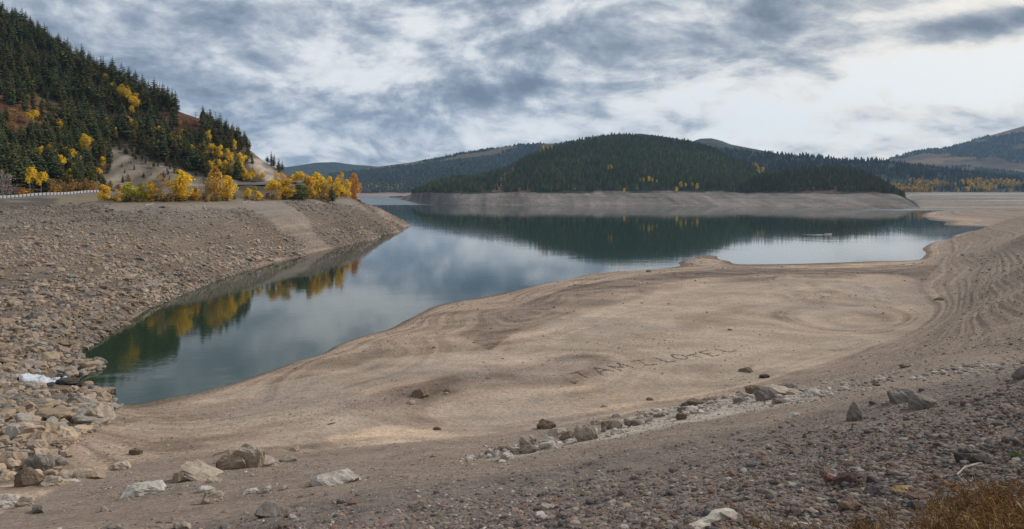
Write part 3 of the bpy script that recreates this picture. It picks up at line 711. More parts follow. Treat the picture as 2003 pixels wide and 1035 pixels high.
meadow_f = sstep(0.34, 0.46, fbm(g_far[1] * 0.35, g_far[2], 260, 4, 66) + 0.10) * sstep(3.3, 3.9, g_far[4]) * (g_far[4] < 4.2)
cf = lerp(cf, (0.17, 0.125, 0.065), meadow_f * 0.7)
loft_obj('hill', g_far, cf, 'long blue hazy ridge on the far side of the lake', M_hill)
fa = crest([(420, 338, 6300), (530, 330, 6300), (575, 325, 6300), (620, 318, 6300), (655, 317, 6300), (690, 322, 6300), (720, 324, 6300), (780, 330, 6300), (850, 345, 6300)])
g_a = loft('hill', 420, 850, 90, [(lambda u: (np.full_like(u, 5000.), np.full_like(u, 5.)), 26, 4), (fa, 10, 5), (shift(fa, 500, 0, .5), 2, 20)], '', wl=900, seed=33)
loft_obj('hill', g_a, bank_colour(g_a, -1), 'most distant blue hill behind the yellow trees', M_hill)
# right: dried flats rising to a wooded ridge, then a mountain
rc = crest([(1330, 292, 2700), (1400, 292, 2700), (1480, 300, 2700), (1560, 306, 2650), (1640, 313, 2600), (1700, 316, 2550), (1760, 321, 2500), (1830, 329, 2450), (1900, 339, 2400), (1960, 347, 2350), (2003, 353, 2300), (2150, 362, 2250), (2600, 366, 2200)])
C_ = lambda y, z: (lambda u: (np.full_like(u, float(y)), np.full_like(u, float(z))))
fy_ = lambda dy, z: (lambda u: (np.minimum(np.interp(u, [1330, 1755, 1800], [1480, 1380, 1002]) + dy, 1900), np.full_like(u, float(z))))
g_r = loft('hill', 1330, 2600, 420, [(fy_(-45, -3), 3, 0), (fy_(0, 0.1), 26, 0.3), (fy_(450, 10), 22, 1.6), (C_(1950, 20.8), 20, 1.0), (C_(2080, 30), 36, 2), (lambda u: (rc(u)[0], np.maximum(rc(u)[1], 32)), 20, 3), (lambda u: (rc(u)[0] + 600, rc(u)[1] * .6), 2, 20)], '', wl=260, seed=43)
cr = bank_colour(g_r, 3.0)
fl = (g_r[4] < 3)
fst = fbm(g_r[1] * 0.12, g_r[2], 70, 5, 71, 0.6)
cr = np.where(fl[..., None], (np.zeros(cr.shape) + (0.265, 0.218, 0.175)) * (1 + 0.6 * fst)[..., None], cr)
cr = lerp(cr, (0.40, 0.37, 0.33), fl * sstep(0.15, 0.40, fbm(g_r[1] * 0.12, g_r[2], 60, 4, 73)) * 0.7)
loft_obj('hill', g_r, cr, 'dried grey flats rising to a wooded ridge behind the knob', M_hill)
pk = crest([(1300, 300, 3900), (1345, 280, 3900), (1370, 271, 3900), (1392, 270, 3900), (1412, 275, 3900), (1430, 282, 3900), (1480, 292, 3900), (1560, 310, 3900)])
g_p = loft('hill', 1300, 1560, 70, [(C_(2900, 30), 20, 4), (pk, 8, 4), (shift(pk, 400, 0, .5), 2, 20)], '', wl=400, seed=53)
cpk = lerp(bank_colour(g_p, -1), (0.06, 0.055, 0.035), sstep(0.7, 1.0, g_p[4]) * (g_p[4] < 1.3) * sstep(-0.1, 0.2, fbm(g_p[1], g_p[2], 100, 3, 4)))
loft_obj('hill', g_p, cpk, 'small blue peak showing over the wooded hill', M_hill)
mt = crest([(1640, 345, 4600), (1700, 325, 4600), (1755, 306, 4600), (1790, 296, 4600), (1820, 291, 4600), (1850, 289, 4600), (1880, 282, 4600), (1910, 272, 4600), (1950, 261, 4600), (2003, 246, 4600), (2100, 222, 4600), (2300, 190, 4600), (2600, 200, 4600)])
g_m = loft('hill', 1640, 2600, 260, [(C_(3000, 30), 60, 4), (lambda u: (mt(u)[0] * .5 + 1500, mt(u)[1] * .47), 50, 60), (mt, 16, 5), (shift(mt, 600, 0, .5), 2, 20)], '', wl=700, seed=63)
cmt = np.zeros(g_m[3].shape + (3,)) + (0.082, 0.056, 0.036); cmt *= (1 + 0.9 * fbm(g_m[1], g_m[2], 160, 5, 91))[..., None]
cmt = lerp(cmt, (0.035, 0.04, 0.028), sstep(0.05, 0.2, fbm(g_m[1], g_m[2], 240, 5, 92)) * 0.9)
cmt = lerp(cmt, (0.22, 0.14, 0.055), sstep(0.10, 0.22, fbm(g_m[1] * 0.6, g_m[3] * 2.0 + g_m[2] * .2, 95, 5, 93) * sstep(0, 1.2, g_m[4])) * 0.65)
loft_obj('hill', g_m, cmt, 'brown mountain flecked with yellow at the right edge', M_hill)

# ------------------------------------------------------------------ tree shapes
def conifer_crown(seed, levels=15, per=8, width=0.19, low=0.10, simple=False):
    """unit-height crown: drooping branches with ragged needle sprays"""
    r = np.random.default_rng(seed); V, Fc, T = [], [], []
    lean = r.normal(0, 0.012, 2)
    def tri(a, b, c, t):
        i = len(V); V.extend((a, b, c)); Fc.append((i, i + 1, i + 2)); T.extend((t, t, t))
    for L in range(levels):
        t = L / (levels - 1); z = low + (0.985 - low) * t ** 0.92
        rad = width * (1 - t) ** 0.8 * r.uniform(0.82, 1.15) + 0.012
        if t < 0.12: rad *= 0.75
        n = max(4, int(per * (1 - 0.45 * t))); a0 = r.uniform(0, 6.28)
        for k in range(n):
            if r.random() < 0.07: continue
            a = a0 + 6.283 * k / n + r.normal(0, 0.2); q = rad * r.uniform(0.7, 1.25)
            d = np.array([math.cos(a), math.sin(a), 0]); s = np.array([-d[1], d[0], 0])
            c0 = np.array([lean[0] * t, lean[1] * t, z]); dz = 0.35 * q + 0.012
            tip = c0 + d * q + (0, 0, -dz * r.uniform(0.6, 1.3)); w = q * r.uniform(0.34, 0.5)
            m = c0 + d * q * 0.5 + (0, 0, -dz * 0.25)
            g = r.uniform(0.7, 1.35); base = np.array([0.057, 0.067, 0.017]) * g
            tri(c0 + (0, 0, 0.03 * (1 - t) + .008), m - s * w + (0, 0, -dz * .5), tip, base)
            tri(c0 + (0, 0, 0.03 * (1 - t) + .008), tip, m + s * w + (0, 0, -dz * .5), base * 0.92)
            if not simple:
                for e in (-1, 1):
                    b = m + s * e * w * 0.5
                    tri(b + (0, 0, 0.012), b + d * q * 0.35 + s * e * w * 0.7 + (0, 0, -dz * 0.7), b + d * q * 0.05 + s * e * w * 0.9 + (0, 0, -dz * 0.9), base * r.uniform(0.9, 1.4))
    tri(np.array([lean[0] - .008, lean[1], .95]), np.array([lean[0] + .008, lean[1], .95]), np.array([lean[0], lean[1], 1.03]), np.array([0.03, 0.055, 0.03]))
    return np.array(V), np.array(Fc), np.array(T)
def far_conifer(seed, sides=6, tiers=3):
    r = np.random.default_rng(seed); V, Fc = [], []
    for k in range(tiers):
        z0 = 0.06 + 0.27 * k; z1 = z0 + 0.42 - 0.02 * k; rad = 0.20 * (1 - 0.27 * k)
        i = len(V); V.append((r.normal(0, .012), r.normal(0, .012), min(z1, 1.0)))
        for s in range(sides * 2):
            a = 6.283 * s / (sides * 2) + r.uniform(-.15, .15); q = rad * (r.uniform(0.85, 1.2) if s % 2 else r.uniform(0.4, 0.65))
            V.append((q * math.cos(a), q * math.sin(a), z0 + r.uniform(-.03, .05)))
        for s in range(sides * 2): Fc.append((i, i + 1 + s, i + 1 + (s + 1) % (sides * 2)))
    return np.array(V), np.array(Fc)
def leafy_crown(seed, n=700, lobes=9, wide=0.30, low=0.16, leaf=0.05, sparse=0.0, tall=False):
    """unit-height broadleaf crown: many small leaf clumps spread through several uneven lobes"""
    r = np.random.default_rng(seed); V, Fc, T = [], [], []
    cs = []
    for k in range(lobes):
        t = (k + r.uniform(0.1, 0.9)) / lobes
        z = low + 0.10 + (0.80 - low) * t
        prof = math.sin(min(1.0, (t * 0.86 + 0.16)) * math.pi) ** 0.6 if not tall else math.sin((t * .8 + .14) * math.pi) ** 0.5
        a = r.uniform(0, 6.28); q = wide * 0.62 * prof * r.uniform(0.15, 1.0)
        cs.append((np.array([q * math.cos(a), q * math.sin(a), z]), wide * prof * r.uniform(0.42, 0.72), r.uniform(0.78, 1.2)))
    per = n // lobes
    for c, rad, g in cs:
        hole = r.uniform(0, 6.28)
        for _ in range(per):
            d = r.normal(size=3); d /= np.linalg.norm(d)
            if sparse and r.random() < sparse: continue
            p = c + d * rad * (r.random() ** 0.42) * np.array([1, 1, 1.15])
            if p[2] < low * 0.8: p[2] = low * 0.8 + abs(r.normal(0, .03))
            nrm = d + r.normal(0, 0.7, 3); nrm /= np.linalg.norm(nrm)
            u_ = np.cross(nrm, r.normal(size=3)); u_ /= np.linalg.norm(u_); v_ = np.cross(nrm, u_)
            s = leaf * r.uniform(0.5, 1.25)
            i = len(V); V.extend((p + u_ * s, p + v_ * s * 0.8, p - u_ * s * 0.9, p - v_ * s * 0.7)); Fc.extend(((i, i + 1, i + 2), (i, i + 2, i + 3)))
            t = g * r.uniform(0.75, 1.25); T.extend([(t, t * r.uniform(0.9, 1.06), t)] * 4)
    return np.array(V), np.array(Fc), np.array(T)
def leafy_trunk(seed, wide=0.3, low=0.16, stems=1, thick=0.016):
    r = np.random.default_rng(seed); parts = []
    for s in range(stems):
        a = r.uniform(0, 6.28); o = np.array([math.cos(a), math.sin(a), 0]) * (0.05 * (stems > 1))
        top = np.array([o[0] * 2.5 + r.normal(0, .02), o[1] * 2.5 + r.normal(0, .02), 0.86])
        pts = [o + (0, 0, -.02), o * 1.3 + (r.normal(0, .008), r.normal(0, .008), .3), o * 1.8 + (r.normal(0, .015), r.normal(0, .015), .6), top]
        parts.append(tube(pts, [thick, thick * .8, thick * .5, thick * .15], 6))
        for k in range(6):
            t = r.uniform(0.3, 0.8); b = np.array([np.interp(t, [0, .35, .7, 1], [p[i] for p in pts]) for i in range(3)])
            a = r.uniform(0, 6.28); q = wide * r.uniform(0.4, 0.75)
            parts.append(tube([b, b + np.array([math.cos(a) * q * .5, math.sin(a) * q * .5, .07]), b + np.array([math.cos(a) * q, math.sin(a) * q, .19])], [thick * .4, thick * .25, thick * .08], 4))
    return merge(parts)[:2]

CON = [conifer_crown(100 + k, levels=(15, 14, 16, 12, 17, 11)[k], per=(8, 8, 9, 8, 7, 6)[k], width=(0.20, 0.165, 0.25, 0.23, 0.14, 0.18)[k], low=(.08, .12, .05, .2, .1, .28)[k]) for k in range(6)]
CON_ME = [mesh_np('conifer_crown', v, f, t, False, M_needle) for v, f, t in CON]
tv, tf = tube([(0, 0, -0.04), (0, 0, 0.3), (0, 0, 0.96)], [0.016, 0.012, 0.002], 6)
CON_TRUNK = mesh_np('conifer_trunk', tv, tf, None, True, M_bark)
_first = {}
def tree_thing(name, trunk_me, crown_me, P, size, rz, label, cat, group, colour=None, wide=1.0):
    """a tree: an empty at its foot with trunk and crown; later trees are copies of the first of their kind"""
    key = (name, crown_me.name)
    if key not in _first:
        e = bpy.data.objects.new(name, None); COL.objects.link(e); e.empty_display_size = 0.1
        a = link('trunk', trunk_me, e); b = link('crown', crown_me, e); _first[key] = (e, a, b)
    else:
        e0, a0, b0 = _first[key]
        e = e0.copy(); COL.objects.link(e)
        a = a0.copy(); COL.objects.link(a); a.parent = e
        b = b0.copy(); COL.objects.link(b); b.parent = e
    e.location = P; e.rotation_euler = (0, 0, rz); e.scale = (size * wide, size * wide, size)
    if colour is not None: b.color = (*colour, 1.0)
    return tag(e, label, cat, group)

# ------------------------------------------------------------------ conifers on the left hill
rc_ = np.random.default_rng(21)
n = 26000
s_ = rc_.uniform((-230 - U0) / F, (560 - U0) / F, n); Yc_ = np.sqrt(rc_.uniform(318 ** 2, 640 ** 2, n)); Xc_ = s_ * Yc_
uc = Xc_ / Yc_ * F + U0; zc_ = gz(Xc_, Yc_); vc = V0 + (H - zc_) / Yc_ * F
roadY = np.interp(uc, [p[0] for p in ROAD], [p[1] for p in ROAD])
crY = np.interp(uc, [p[0] for p in CREST], [p[1] for p in CREST])
ok = (Yc_ > roadY + 15) & (Yc_ < crY + 35) & (uc < 552)
dens = fbm(Xc_, Yc_, 38, 4, 201)
ok &= ~in_poly(uc, vc, [(-230, 130), (0, 165), (50, 178), (110, 200), (120, 222), (130, 240), (60, 268), (0, 272), (-230, 280)]) | (rc_.random(n) < 0.05)
ok &= ~in_poly(uc, vc, [(110, 212), (200, 219), (345, 228), (345, 240), (230, 234), (130, 232)])
ok &= ~in_poly(uc, vc, [(343, 215), (400, 222), (392, 262), (343, 262)])
ok &= ~(in_poly(uc, vc, [(225, 276), (245, 300), (270, 322), (330, 342), (400, 352), (450, 358), (465, 385), (200, 385), (190, 372), (215, 335)]) & (rc_.random(n) > 0.06))
ok &= ~in_poly(uc, vc, NOSE)
ok &= dens > -0.55
idx_ = np.where(ok)[0]; keep = []; grid = {}
for i in idx_:                                   # spacing
    g = (int(Xc_[i] // 4.2), int(Yc_[i] // 4.2)); good = True
    for a in (-1, 0, 1):
        for b in (-1, 0, 1):
            for j in grid.get((g[0] + a, g[1] + b), ()):
                if (Xc_[i] - Xc_[j]) ** 2 + (Yc_[i] - Yc_[j]) ** 2 < 4.2 ** 2: good = False
    if good: grid.setdefault(g, []).append(i); keep.append(i)
keep = np.array(keep)
cx, cy_, czz, cuu, cvv = Xc_[keep], Yc_[keep], zc_[keep], uc[keep], vc[keep]
hgt = (7 + 13.5 * rc_.random(len(keep)) ** 1.35) * (1 + 0.25 * fbm(cx, cy_, 60, 2, 205))
incut = in_poly(cuu, cvv, [(190, 270), (470, 270), (470, 390), (190, 390)]) & in_poly(cuu, cvv, CUT)
hgt[incut] *= 0.4
hgt[(cuu > 330) & (cvv > 250)] *= 0.82
onview = (cuu > -25) & visible(cx, cy_, 6.0, hgt)
px = hgt / cy_ * F
# trees standing clear of their neighbours in the picture are counted largest first
order = np.argsort(-(px * onview + 0.001 * px)); single = order[:285]; rest = order[285:]
single = single[onview[single]]
cap = lambda u, v: ('on the skyline of the left hill' if v < np.interp(u, [p[0] for p in CREST], [200, 120, 50, 105, 160, 210, 237, 251, 273, 308, 338, 355]) + 8 else
                    'on the slope above the red clearing' if v < 215 and u < 345 else
                    'growing on the bare tan road cut' if 205 < u < 460 and 280 < v < 385 and in_poly(np.array([u]), np.array([v]), CUT)[0] else
                    'in the dark stand beside the road' if u < 215 and v > 330 else
                    'between the red clearing and the road' if u < 225 else 'on the wooded end of the left hill above the tan cut')
for i in single:
    k = int(rc_.integers(0, 6)); P = (cx[i], cy_[i], float(gz(cx[i:i + 1], cy_[i:i + 1])[0]) - 0.2)
    lab = ('dark green conifer ' if hgt[i] > 9 else 'small green conifer ') + cap(cuu[i], cvv[i])
    tree_thing('conifer_tree', CON_TRUNK, CON_ME[k], P, hgt[i], rc_.uniform(0, 6.28), lab, 'tree', 'conifers ' + lab.split('conifer ')[1], None, rc_.uniform(0.95, 1.6))
rest = rest[(cuu[rest] > -230)]
pz = gz(cx[rest], cy_[rest]) - 0.2; parts = []
for k in range(6):
    sel = rest[np.arange(len(rest)) % 6 == k]
    v, f, t = CON[k]; P = np.c_[cx[sel], cy_[sel], gz(cx[sel], cy_[sel]) - 0.2]
    ww = rc_.uniform(0.95, 1.6, len(sel)); ysq = np.c_[ww, ww, np.ones(len(sel))]
    V, Fc, T = scatter([(v, f)], P, hgt[sel], ysq, rc_.uniform(0, 6.28, len(sel)), np.ones((len(sel), 3)))
    g = np.repeat(rc_.uniform(0.8, 1.25, len(sel)), len(v))
    hu = np.repeat(rc_.uniform(0.85, 1.35, len(sel)), len(v)); parts.append((V, Fc, np.tile(t, (len(sel), 1)) * np.c_[g * hu, g, g * (2 - hu)]))
V, Fc, T = merge(parts)
tag(link('conifer_forest', mesh_np('conifer_forest', V, Fc, T, False, M_needle)), 'rest of the dense conifer forest covering the left hillside', 'forest', kind='stuff')

# ------------------------------------------------------------------ far forests, one mass on each hill
FC = [far_conifer(300 + k) for k in range(6)]; FS = [far_conifer(320 + k, 4, 2) for k in range(4)]
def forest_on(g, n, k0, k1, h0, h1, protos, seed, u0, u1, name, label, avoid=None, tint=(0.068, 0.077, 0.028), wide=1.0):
    """trees over a lofted hill between two of its curves"""
    U, X, Y, Z, K = g; r = np.random.default_rng(seed)
    # pick cells by their ground area
    ax = np.stack([X[1:, :-1] - X[:-1, :-1], Y[1:, :-1] - Y[:-1, :-1], Z[1:, :-1] - Z[:-1, :-1]], -1)
    ay = np.stack([X[:-1, 1:] - X[:-1, :-1], Y[:-1, 1:] - Y[:-1, :-1], Z[:-1, 1:] - Z[:-1, :-1]], -1)
    ar = np.linalg.norm(np.cross(ax, ay), axis=-1)
    ar = ar * (K[:-1, :-1] > k0) * (K[:-1, :-1] < k1) * (U[:-1, :-1] > u0) * (U[:-1, :-1] < u1)
    p = ar.ravel() / ar.sum(); c = r.choice(len(p), n, p=p); i, j = np.divmod(c, ar.shape[1])
    a, b = r.random(n), r.random(n)
    def il(Q): return (Q[i, j] * (1 - a) + Q[i + 1, j] * a) * (1 - b) + (Q[i, j + 1] * (1 - a) + Q[i + 1, j + 1] * a) * b
    P = np.c_[il(X), il(Y), il(Z) - 0.4]; kk = il(K)
    u = P[:, 0] / P[:, 1] * F + U0; v = V0 + (H - P[:, 2]) / P[:, 1] * F
    okk = (kk > k0) & (kk < k1)
    if avoid is not None: okk &= ~avoid(P, u, v, kk)
    P = P[okk]; n = len(P)
    h = (h0 * .8 + (h1 * 1.1 - h0 * .8) * r.random(n) ** 1.3) * (1 + 0.3 * fbm(P[:, 0], P[:, 1], 80, 2, seed))
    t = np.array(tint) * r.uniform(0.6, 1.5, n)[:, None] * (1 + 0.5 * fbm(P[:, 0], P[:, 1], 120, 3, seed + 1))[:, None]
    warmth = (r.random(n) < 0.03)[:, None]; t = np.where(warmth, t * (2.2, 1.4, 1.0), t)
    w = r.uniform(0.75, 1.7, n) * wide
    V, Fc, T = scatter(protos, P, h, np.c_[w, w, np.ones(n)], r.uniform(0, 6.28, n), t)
    return tag(link(name, mesh_np(name, V, Fc, T, False, M_needle)), label, 'forest', kind='stuff')
def av_main(P, u, v, k):
    return (in_poly(u, v, [(1000, 312), (1016, 312), (990, 378), (950, 378)]) | in_poly(u, v, [(1015, 368), (1035, 364), (1040, 379), (1010, 379)])) & (np.random.default_rng(3).random(len(u)) > 0.25)
forest_on(g_main, 17000, 2.04, 4.25, 7, 14, FC, 401, 805, 1540, 'conifer_forest', 'dark conifer forest covering the main hill across the lake', av_main)
forest_on(g_knob, 3400, 2.06, 3.6, 7, 12, FC, 402, 1440, 1768, 'conifer_forest', 'dense conifer forest on the low wooded knob', tint=(0.056, 0.066, 0.024))
def av_r(P, u, v, k): return (in_poly(u, v, [(1700, 340), (1780, 350), (1900, 352), (2010, 356), (2700, 360), (2700, 380), (1700, 380)]) & (np.random.default_rng(4).random(len(u)) > 0.25))
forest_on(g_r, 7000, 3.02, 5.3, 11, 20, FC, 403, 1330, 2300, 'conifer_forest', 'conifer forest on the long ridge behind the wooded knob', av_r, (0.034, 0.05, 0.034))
def av_f(P, u, v, k): return (sstep(0.34, 0.46, fbm(P[:, 0] * 0.35, P[:, 1], 260, 4, 66) + 0.10) * sstep(3.3, 3.9, k)) > 0.5
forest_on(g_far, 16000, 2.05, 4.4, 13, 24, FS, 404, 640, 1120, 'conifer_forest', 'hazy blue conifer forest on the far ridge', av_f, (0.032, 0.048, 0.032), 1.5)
def av_m(P, u, v, k): return (fbm(P[:, 0], P[:, 1], 240, 5, 92) < -0.06)
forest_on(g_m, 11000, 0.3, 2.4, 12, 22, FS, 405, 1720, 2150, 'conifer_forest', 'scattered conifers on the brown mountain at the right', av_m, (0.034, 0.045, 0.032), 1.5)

# ------------------------------------------------------------------ yellow trees
BROAD = [(leafy_crown(500, 1500, 12, 0.32, 0.05, 0.034), leafy_trunk(500, .30)),
         (leafy_crown(501, 1300, 10, 0.25, 0.02, 0.033, tall=True), leafy_trunk(501, .24)),
         (leafy_crown(502, 1300, 13, 0.40, 0.02, 0.036), leafy_trunk(502, .36, stems=3)),
         (leafy_crown(503, 1000, 11, 0.30, 0.04, 0.026, 0.25), leafy_trunk(503, .28, stems=2)),
         (leafy_crown(504, 620, 7, 0.30, 0.42, 0.042), leafy_trunk(504, .26, .3, thick=0.013)),
         (leafy_crown(505, 420, 8, 0.55, 0.03, 0.060), leafy_trunk(505, .5, .05, stems=4))]
B_ME = [(mesh_np('leafy_crown', c[0], c[1], c[2], False, M_leaf), mesh_np('leafy_trunk', t[0], t[1], None, True, M_pale_bark)) for c, t in BROAD]
BW = [float(np.percentile(c[0][:, 0], 98.5) - np.percentile(c[0][:, 0], 1.5)) for c, t in BROAD]    # crown width for unit height
BH = [float(np.percentile(c[0][:, 2], 99.5)) for c, t in BROAD]
GOLD, ORANGE, YGREEN, TAN, GREY, GREEN, DEEP = (0.86, 0.60, 0.04), (0.78, 0.45, 0.05), (0.56, 0.50, 0.05), (0.50, 0.33, 0.12), (0.33, 0.27, 0.21), (0.20, 0.22, 0.06), (0.72, 0.47, 0.03)
BANKT = [  # u, foot v, top v, width px, shape, colour, label
 (204, 401, 363, 22, 1, GOLD, 'narrow golden tree standing at the right end of the guardrail'),
 (231, 396, 371, 20, 3, ORANGE, 'low orange tan bush just right of the guardrail end'),
 (254, 398, 359, 30, 0, YGREEN, 'yellow green tree on the bank, second from the guardrail end'),
 (277, 396, 364, 20, 1, YGREEN, 'slim yellow green tree left of the leaning tan tree'),
 (296, 397, 356, 22, 1, DEEP, 'dull yellow tree close against the left side of the half bare tan tree'),
 (315, 399, 341, 30, 3, TAN, 'half bare tan cottonwood left of the biggest golden tree'),
 (353, 399, 336, 42, 0, GOLD, 'biggest golden cottonwood on the bank below the tan cut'),
 (383, 396, 367, 16, 1, ORANGE, 'small orange tree right of the biggest golden cottonwood'),
 (407, 394, 352, 15, 3, TAN, 'thin bare tan tree left of the tall orange tree'),
 (420, 395, 330, 32, 0, (0.70, 0.44, 0.07), 'tall orange tan cottonwood, highest on the bank'),
 (446, 394, 346, 28, 1, GOLD, 'golden tree joined to the right of the tall orange cottonwood'),
 (485, 388, 369, 13, 0, GOLD, 'small yellow sapling in the gap, left of a pair'),
 (506, 394, 375, 14, 1, GOLD, 'small yellow sapling in the gap, right and lower of a pair'),
 (499, 379, 366, 8, 1, YGREEN, 'tiny green yellow sapling above the pair in the gap'),
 (531, 389, 354, 28, 4, GOLD, 'round golden tree at the left end of the point grove'),
 (545, 392, 372, 12, 3, ORANGE, 'orange shrub between two golden trees at the left of the point'),
 (559, 393, 352, 26, 1, DEEP, 'deep yellow tree left of the green willow'),
 (583, 392, 362, 32, 2, GREEN, 'round green willow bush on the point'),
 (605, 389, 348, 19, 1, ORANGE, 'orange tree right behind the green willow'),
 (620, 390, 340, 29, 0, GOLD, 'broad golden tree in the middle of the point grove'),
 (633, 391, 352, 23, 3, TAN, 'half bare tan tree in front of the point grove'),
 (645, 388, 347, 16, 1, GOLD, 'slim golden tree left of the front dark conifer on the point'),
 (661, 389, 350, 15, 1, GOLD, 'slim golden tree right of the front dark conifer on the point'),
 (670, 389, 367, 17, 2, GOLD, 'low golden bush near the right end of the point'),
 (667, 382, 337, 16, 3, ORANGE, 'orange tan tree behind the right end of the point'),
 (679, 384, 353, 13, 1, GOLD, 'golden tree second from the tip of the point'),
 (693, 388, 342, 18, 1, (0.68, 0.34, 0.05), 'tall orange gold tree alone at the tip of the point'),
 (8, 389, 334, 32, 3, GREY, 'bare grey tree behind the guardrail at the left edge'),
 (58, 385, 329, 24, 4, GOLD, 'golden aspen with bare trunk behind the guardrail, left of two'),
 (80, 385, 338, 24, 4, GOLD, 'golden aspen with bare trunk behind the guardrail, right of two'),
 (43, 387, 367, 44, 5, (0.62, 0.32, 0.03), 'low orange gold bush behind the guardrail'),
 (20, 388, 362, 30, 5, GREY, 'low grey brown bush behind the guardrail at the left edge')]
rb = np.random.default_rng(31)
for (u, vb, vt, w, k, c, lab) in BANKT:
    if u < 100: Y = float(np.interp(u, [p[0] for p in ROAD], [p[1] for p in ROAD])) + 12
    else:
        Y = hit(u, min(vb, 393.5 if u < 540 else vb) , 250)[1] + 1.0
        edge = float(np.interp(u, [0, 200, 300, 400, 500, 560, 620, 660, 690, 700], [300, 290, 290, 312, 350, 385, 402, 445, 508, 512]))
        Y = min(max(Y, edge), edge + 45)
    X = (u - U0) / F * Y; z = float(gz([X], [Y])[0]) - 0.2
    h = (H - (vt - V0) / F * Y - z) / BH[k] * 1.04; w = w * 1.0
    tree_thing('cottonwood_tree' if k != 5 else 'bush', B_ME[k][1], B_ME[k][0], (X, Y, z), h, rb.uniform(0, 6.28), lab, 'tree' if k != 5 else 'bush', 'autumn trees along the left bank', c, (1.08 if u > 520 else 0.88) * (w / F * Y / h) / BW[k])
for (u, Y, vt, lab) in ((650, 425, 356, 'dark conifer in front among the golden trees on the point'), (647, 455, 336, 'dark conifer topping the middle of the point grove'),
                        (666, 462, 345, 'slim dark conifer near the right end of the point grove'), (597, 470, 343, 'small dark conifer behind the orange tree on the point'), (616, 478, 337, 'dark conifer tip behind the broad golden tree')):
    X = (u - U0) / F * Y; z = float(gz([X], [Y])[0]); h = H - (vt - V0) / F * Y - z
    tree_thing('conifer_tree', CON_TRUNK, CON_ME[3], (X, Y, z - .2), h, u, lab, 'tree', 'conifers on the point')
for (u, Y, vt, w, k, c, lab) in ((581, 480, 335, 28, 4, GOLD, 'round golden tree rising behind the green willow'), (552, 492, 337, 16, 3, ORANGE, 'orange shrub at the foot of the rocky nose, left'),
                                 (566, 498, 340, 16, 3, (0.5, .26, .07), 'orange brown shrub at the foot of the rocky nose, right'), (541, 492, 334, 12, 3, GOLD, 'golden shrub against the rocky nose'), (600, 500, 342, 18, 3, ORANGE, 'orange brown shrub behind the point grove')):
    X = (u - U0) / F * Y; z = float(gz([X], [Y])[0]); h = max(H - (vt - V0) / F * Y - z, 4) / BH[k]
    tree_thing('cottonwood_tree', B_ME[k][1], B_ME[k][0], (X, Y, z - .2), h, u, lab, 'tree', 'autumn trees along the left bank', c, max(0.7, (w / F * Y / h) / BW[k]))
HILLA = [(205, 165, 16, 'up'), (222, 178, 14, 'up'), (238, 190, 20, 'up'), (252, 200, 22, 'up'), (262, 212, 20, 'up'), (258, 224, 16, 'up'), (246, 186, 16, 'up'), (285, 200, 12, 'up'), (268, 200, 16, 'up'),
         (65, 236, 18, 'band'), (112, 243, 14, 'band'), (120, 243, 12, 'band'), (142, 243, 10, 'band'), (160, 243, 14, 'band'), (170, 244, 12, 'band'), (186, 243, 11, 'band'), (198, 245, 10, 'band'), (208, 246, 14, 'band'), (218, 247, 12, 'band'), (226, 262, 12, 'band'),
         (165, 292, 24, 'low'), (130, 315, 22, 'low'), (142, 308, 18, 'low'), (120, 326, 18, 'low'), (148, 336, 14, 'low'), (250, 258, 20, 'mid'), (262, 262, 18, 'mid'), (290, 268, 16, 'mid'), (300, 268, 18, 'mid'), (314, 274, 20, 'mid'), (335, 280, 16, 'mid'), (346, 282, 14, 'mid'), (365, 284, 10, 'mid'),
         (398, 304, 20, 'end'), (410, 304, 18, 'end'), (430, 310, 20, 'end'), (440, 318, 16, 'end'), (424, 332, 18, 'end'), (412, 332, 16, 'end'), (468, 334, 24, 'end'), (440, 335, 16, 'end'), (408, 270, 14, 'end'), (458, 256, 12, 'end'), (489, 352, 12, 'end'), (497, 350, 14, 'end'), (512, 352, 12, 'end'), (100, 372, 22, 'foot'), (118, 374, 20, 'foot'), (110, 346, 16, 'foot'), (180, 368, 16, 'foot'), (168, 372, 18, 'foot'), (14, 232, 20, 'red'), (30, 226, 18, 'red'), (48, 196, 14, 'red'), (6, 246, 18, 'red'), (26, 246, 14, 'red')]
HILLA += [(20, 180, 12, 'red'), (60, 200, 10, 'red'), (85, 212, 10, 'red'), (110, 216, 9, 'red'), (38, 210, 12, 'red'), (72, 224, 12, 'red'), (95, 232, 10, 'red'), (352, 236, 9, 'red2'), (366, 232, 8, 'red2'), (380, 238, 9, 'red2'),
          (80, 300, 14, 'low'), (98, 288, 12, 'low'), (155, 322, 16, 'low'), (135, 345, 14, 'low'), (60, 330, 12, 'low'), (200, 315, 12, 'low'), (320, 262, 12, 'mid'), (375, 300, 14, 'mid'), (356, 262, 10, 'mid'), (240, 240, 10, 'mid'),
          (452, 318, 16, 'end'), (418, 316, 14, 'end'), (478, 346, 14, 'end'), (455, 340, 16, 'end'), (446, 300, 12, 'end'), (478, 312, 10, 'end'), (300, 356, 8, 'foot'), (330, 360, 8, 'foot'), (252, 344, 8, 'foot'), (276, 362, 9, 'foot'), (216, 362, 12, 'foot'), (232, 370, 10, 'foot')]
HILLA += [(100 + 14 * k, 376 + (k * 7) % 5, 11 + (k * 5) % 8, 'foot') for k in range(8)] + [(70, 352, 14, 'low'), (36, 340, 12, 'low'), (150, 352, 12, 'low'), (192, 340, 12, 'low'), (176, 348, 10, 'low'), (14, 300, 12, 'low'), (110, 300, 12, 'low')]
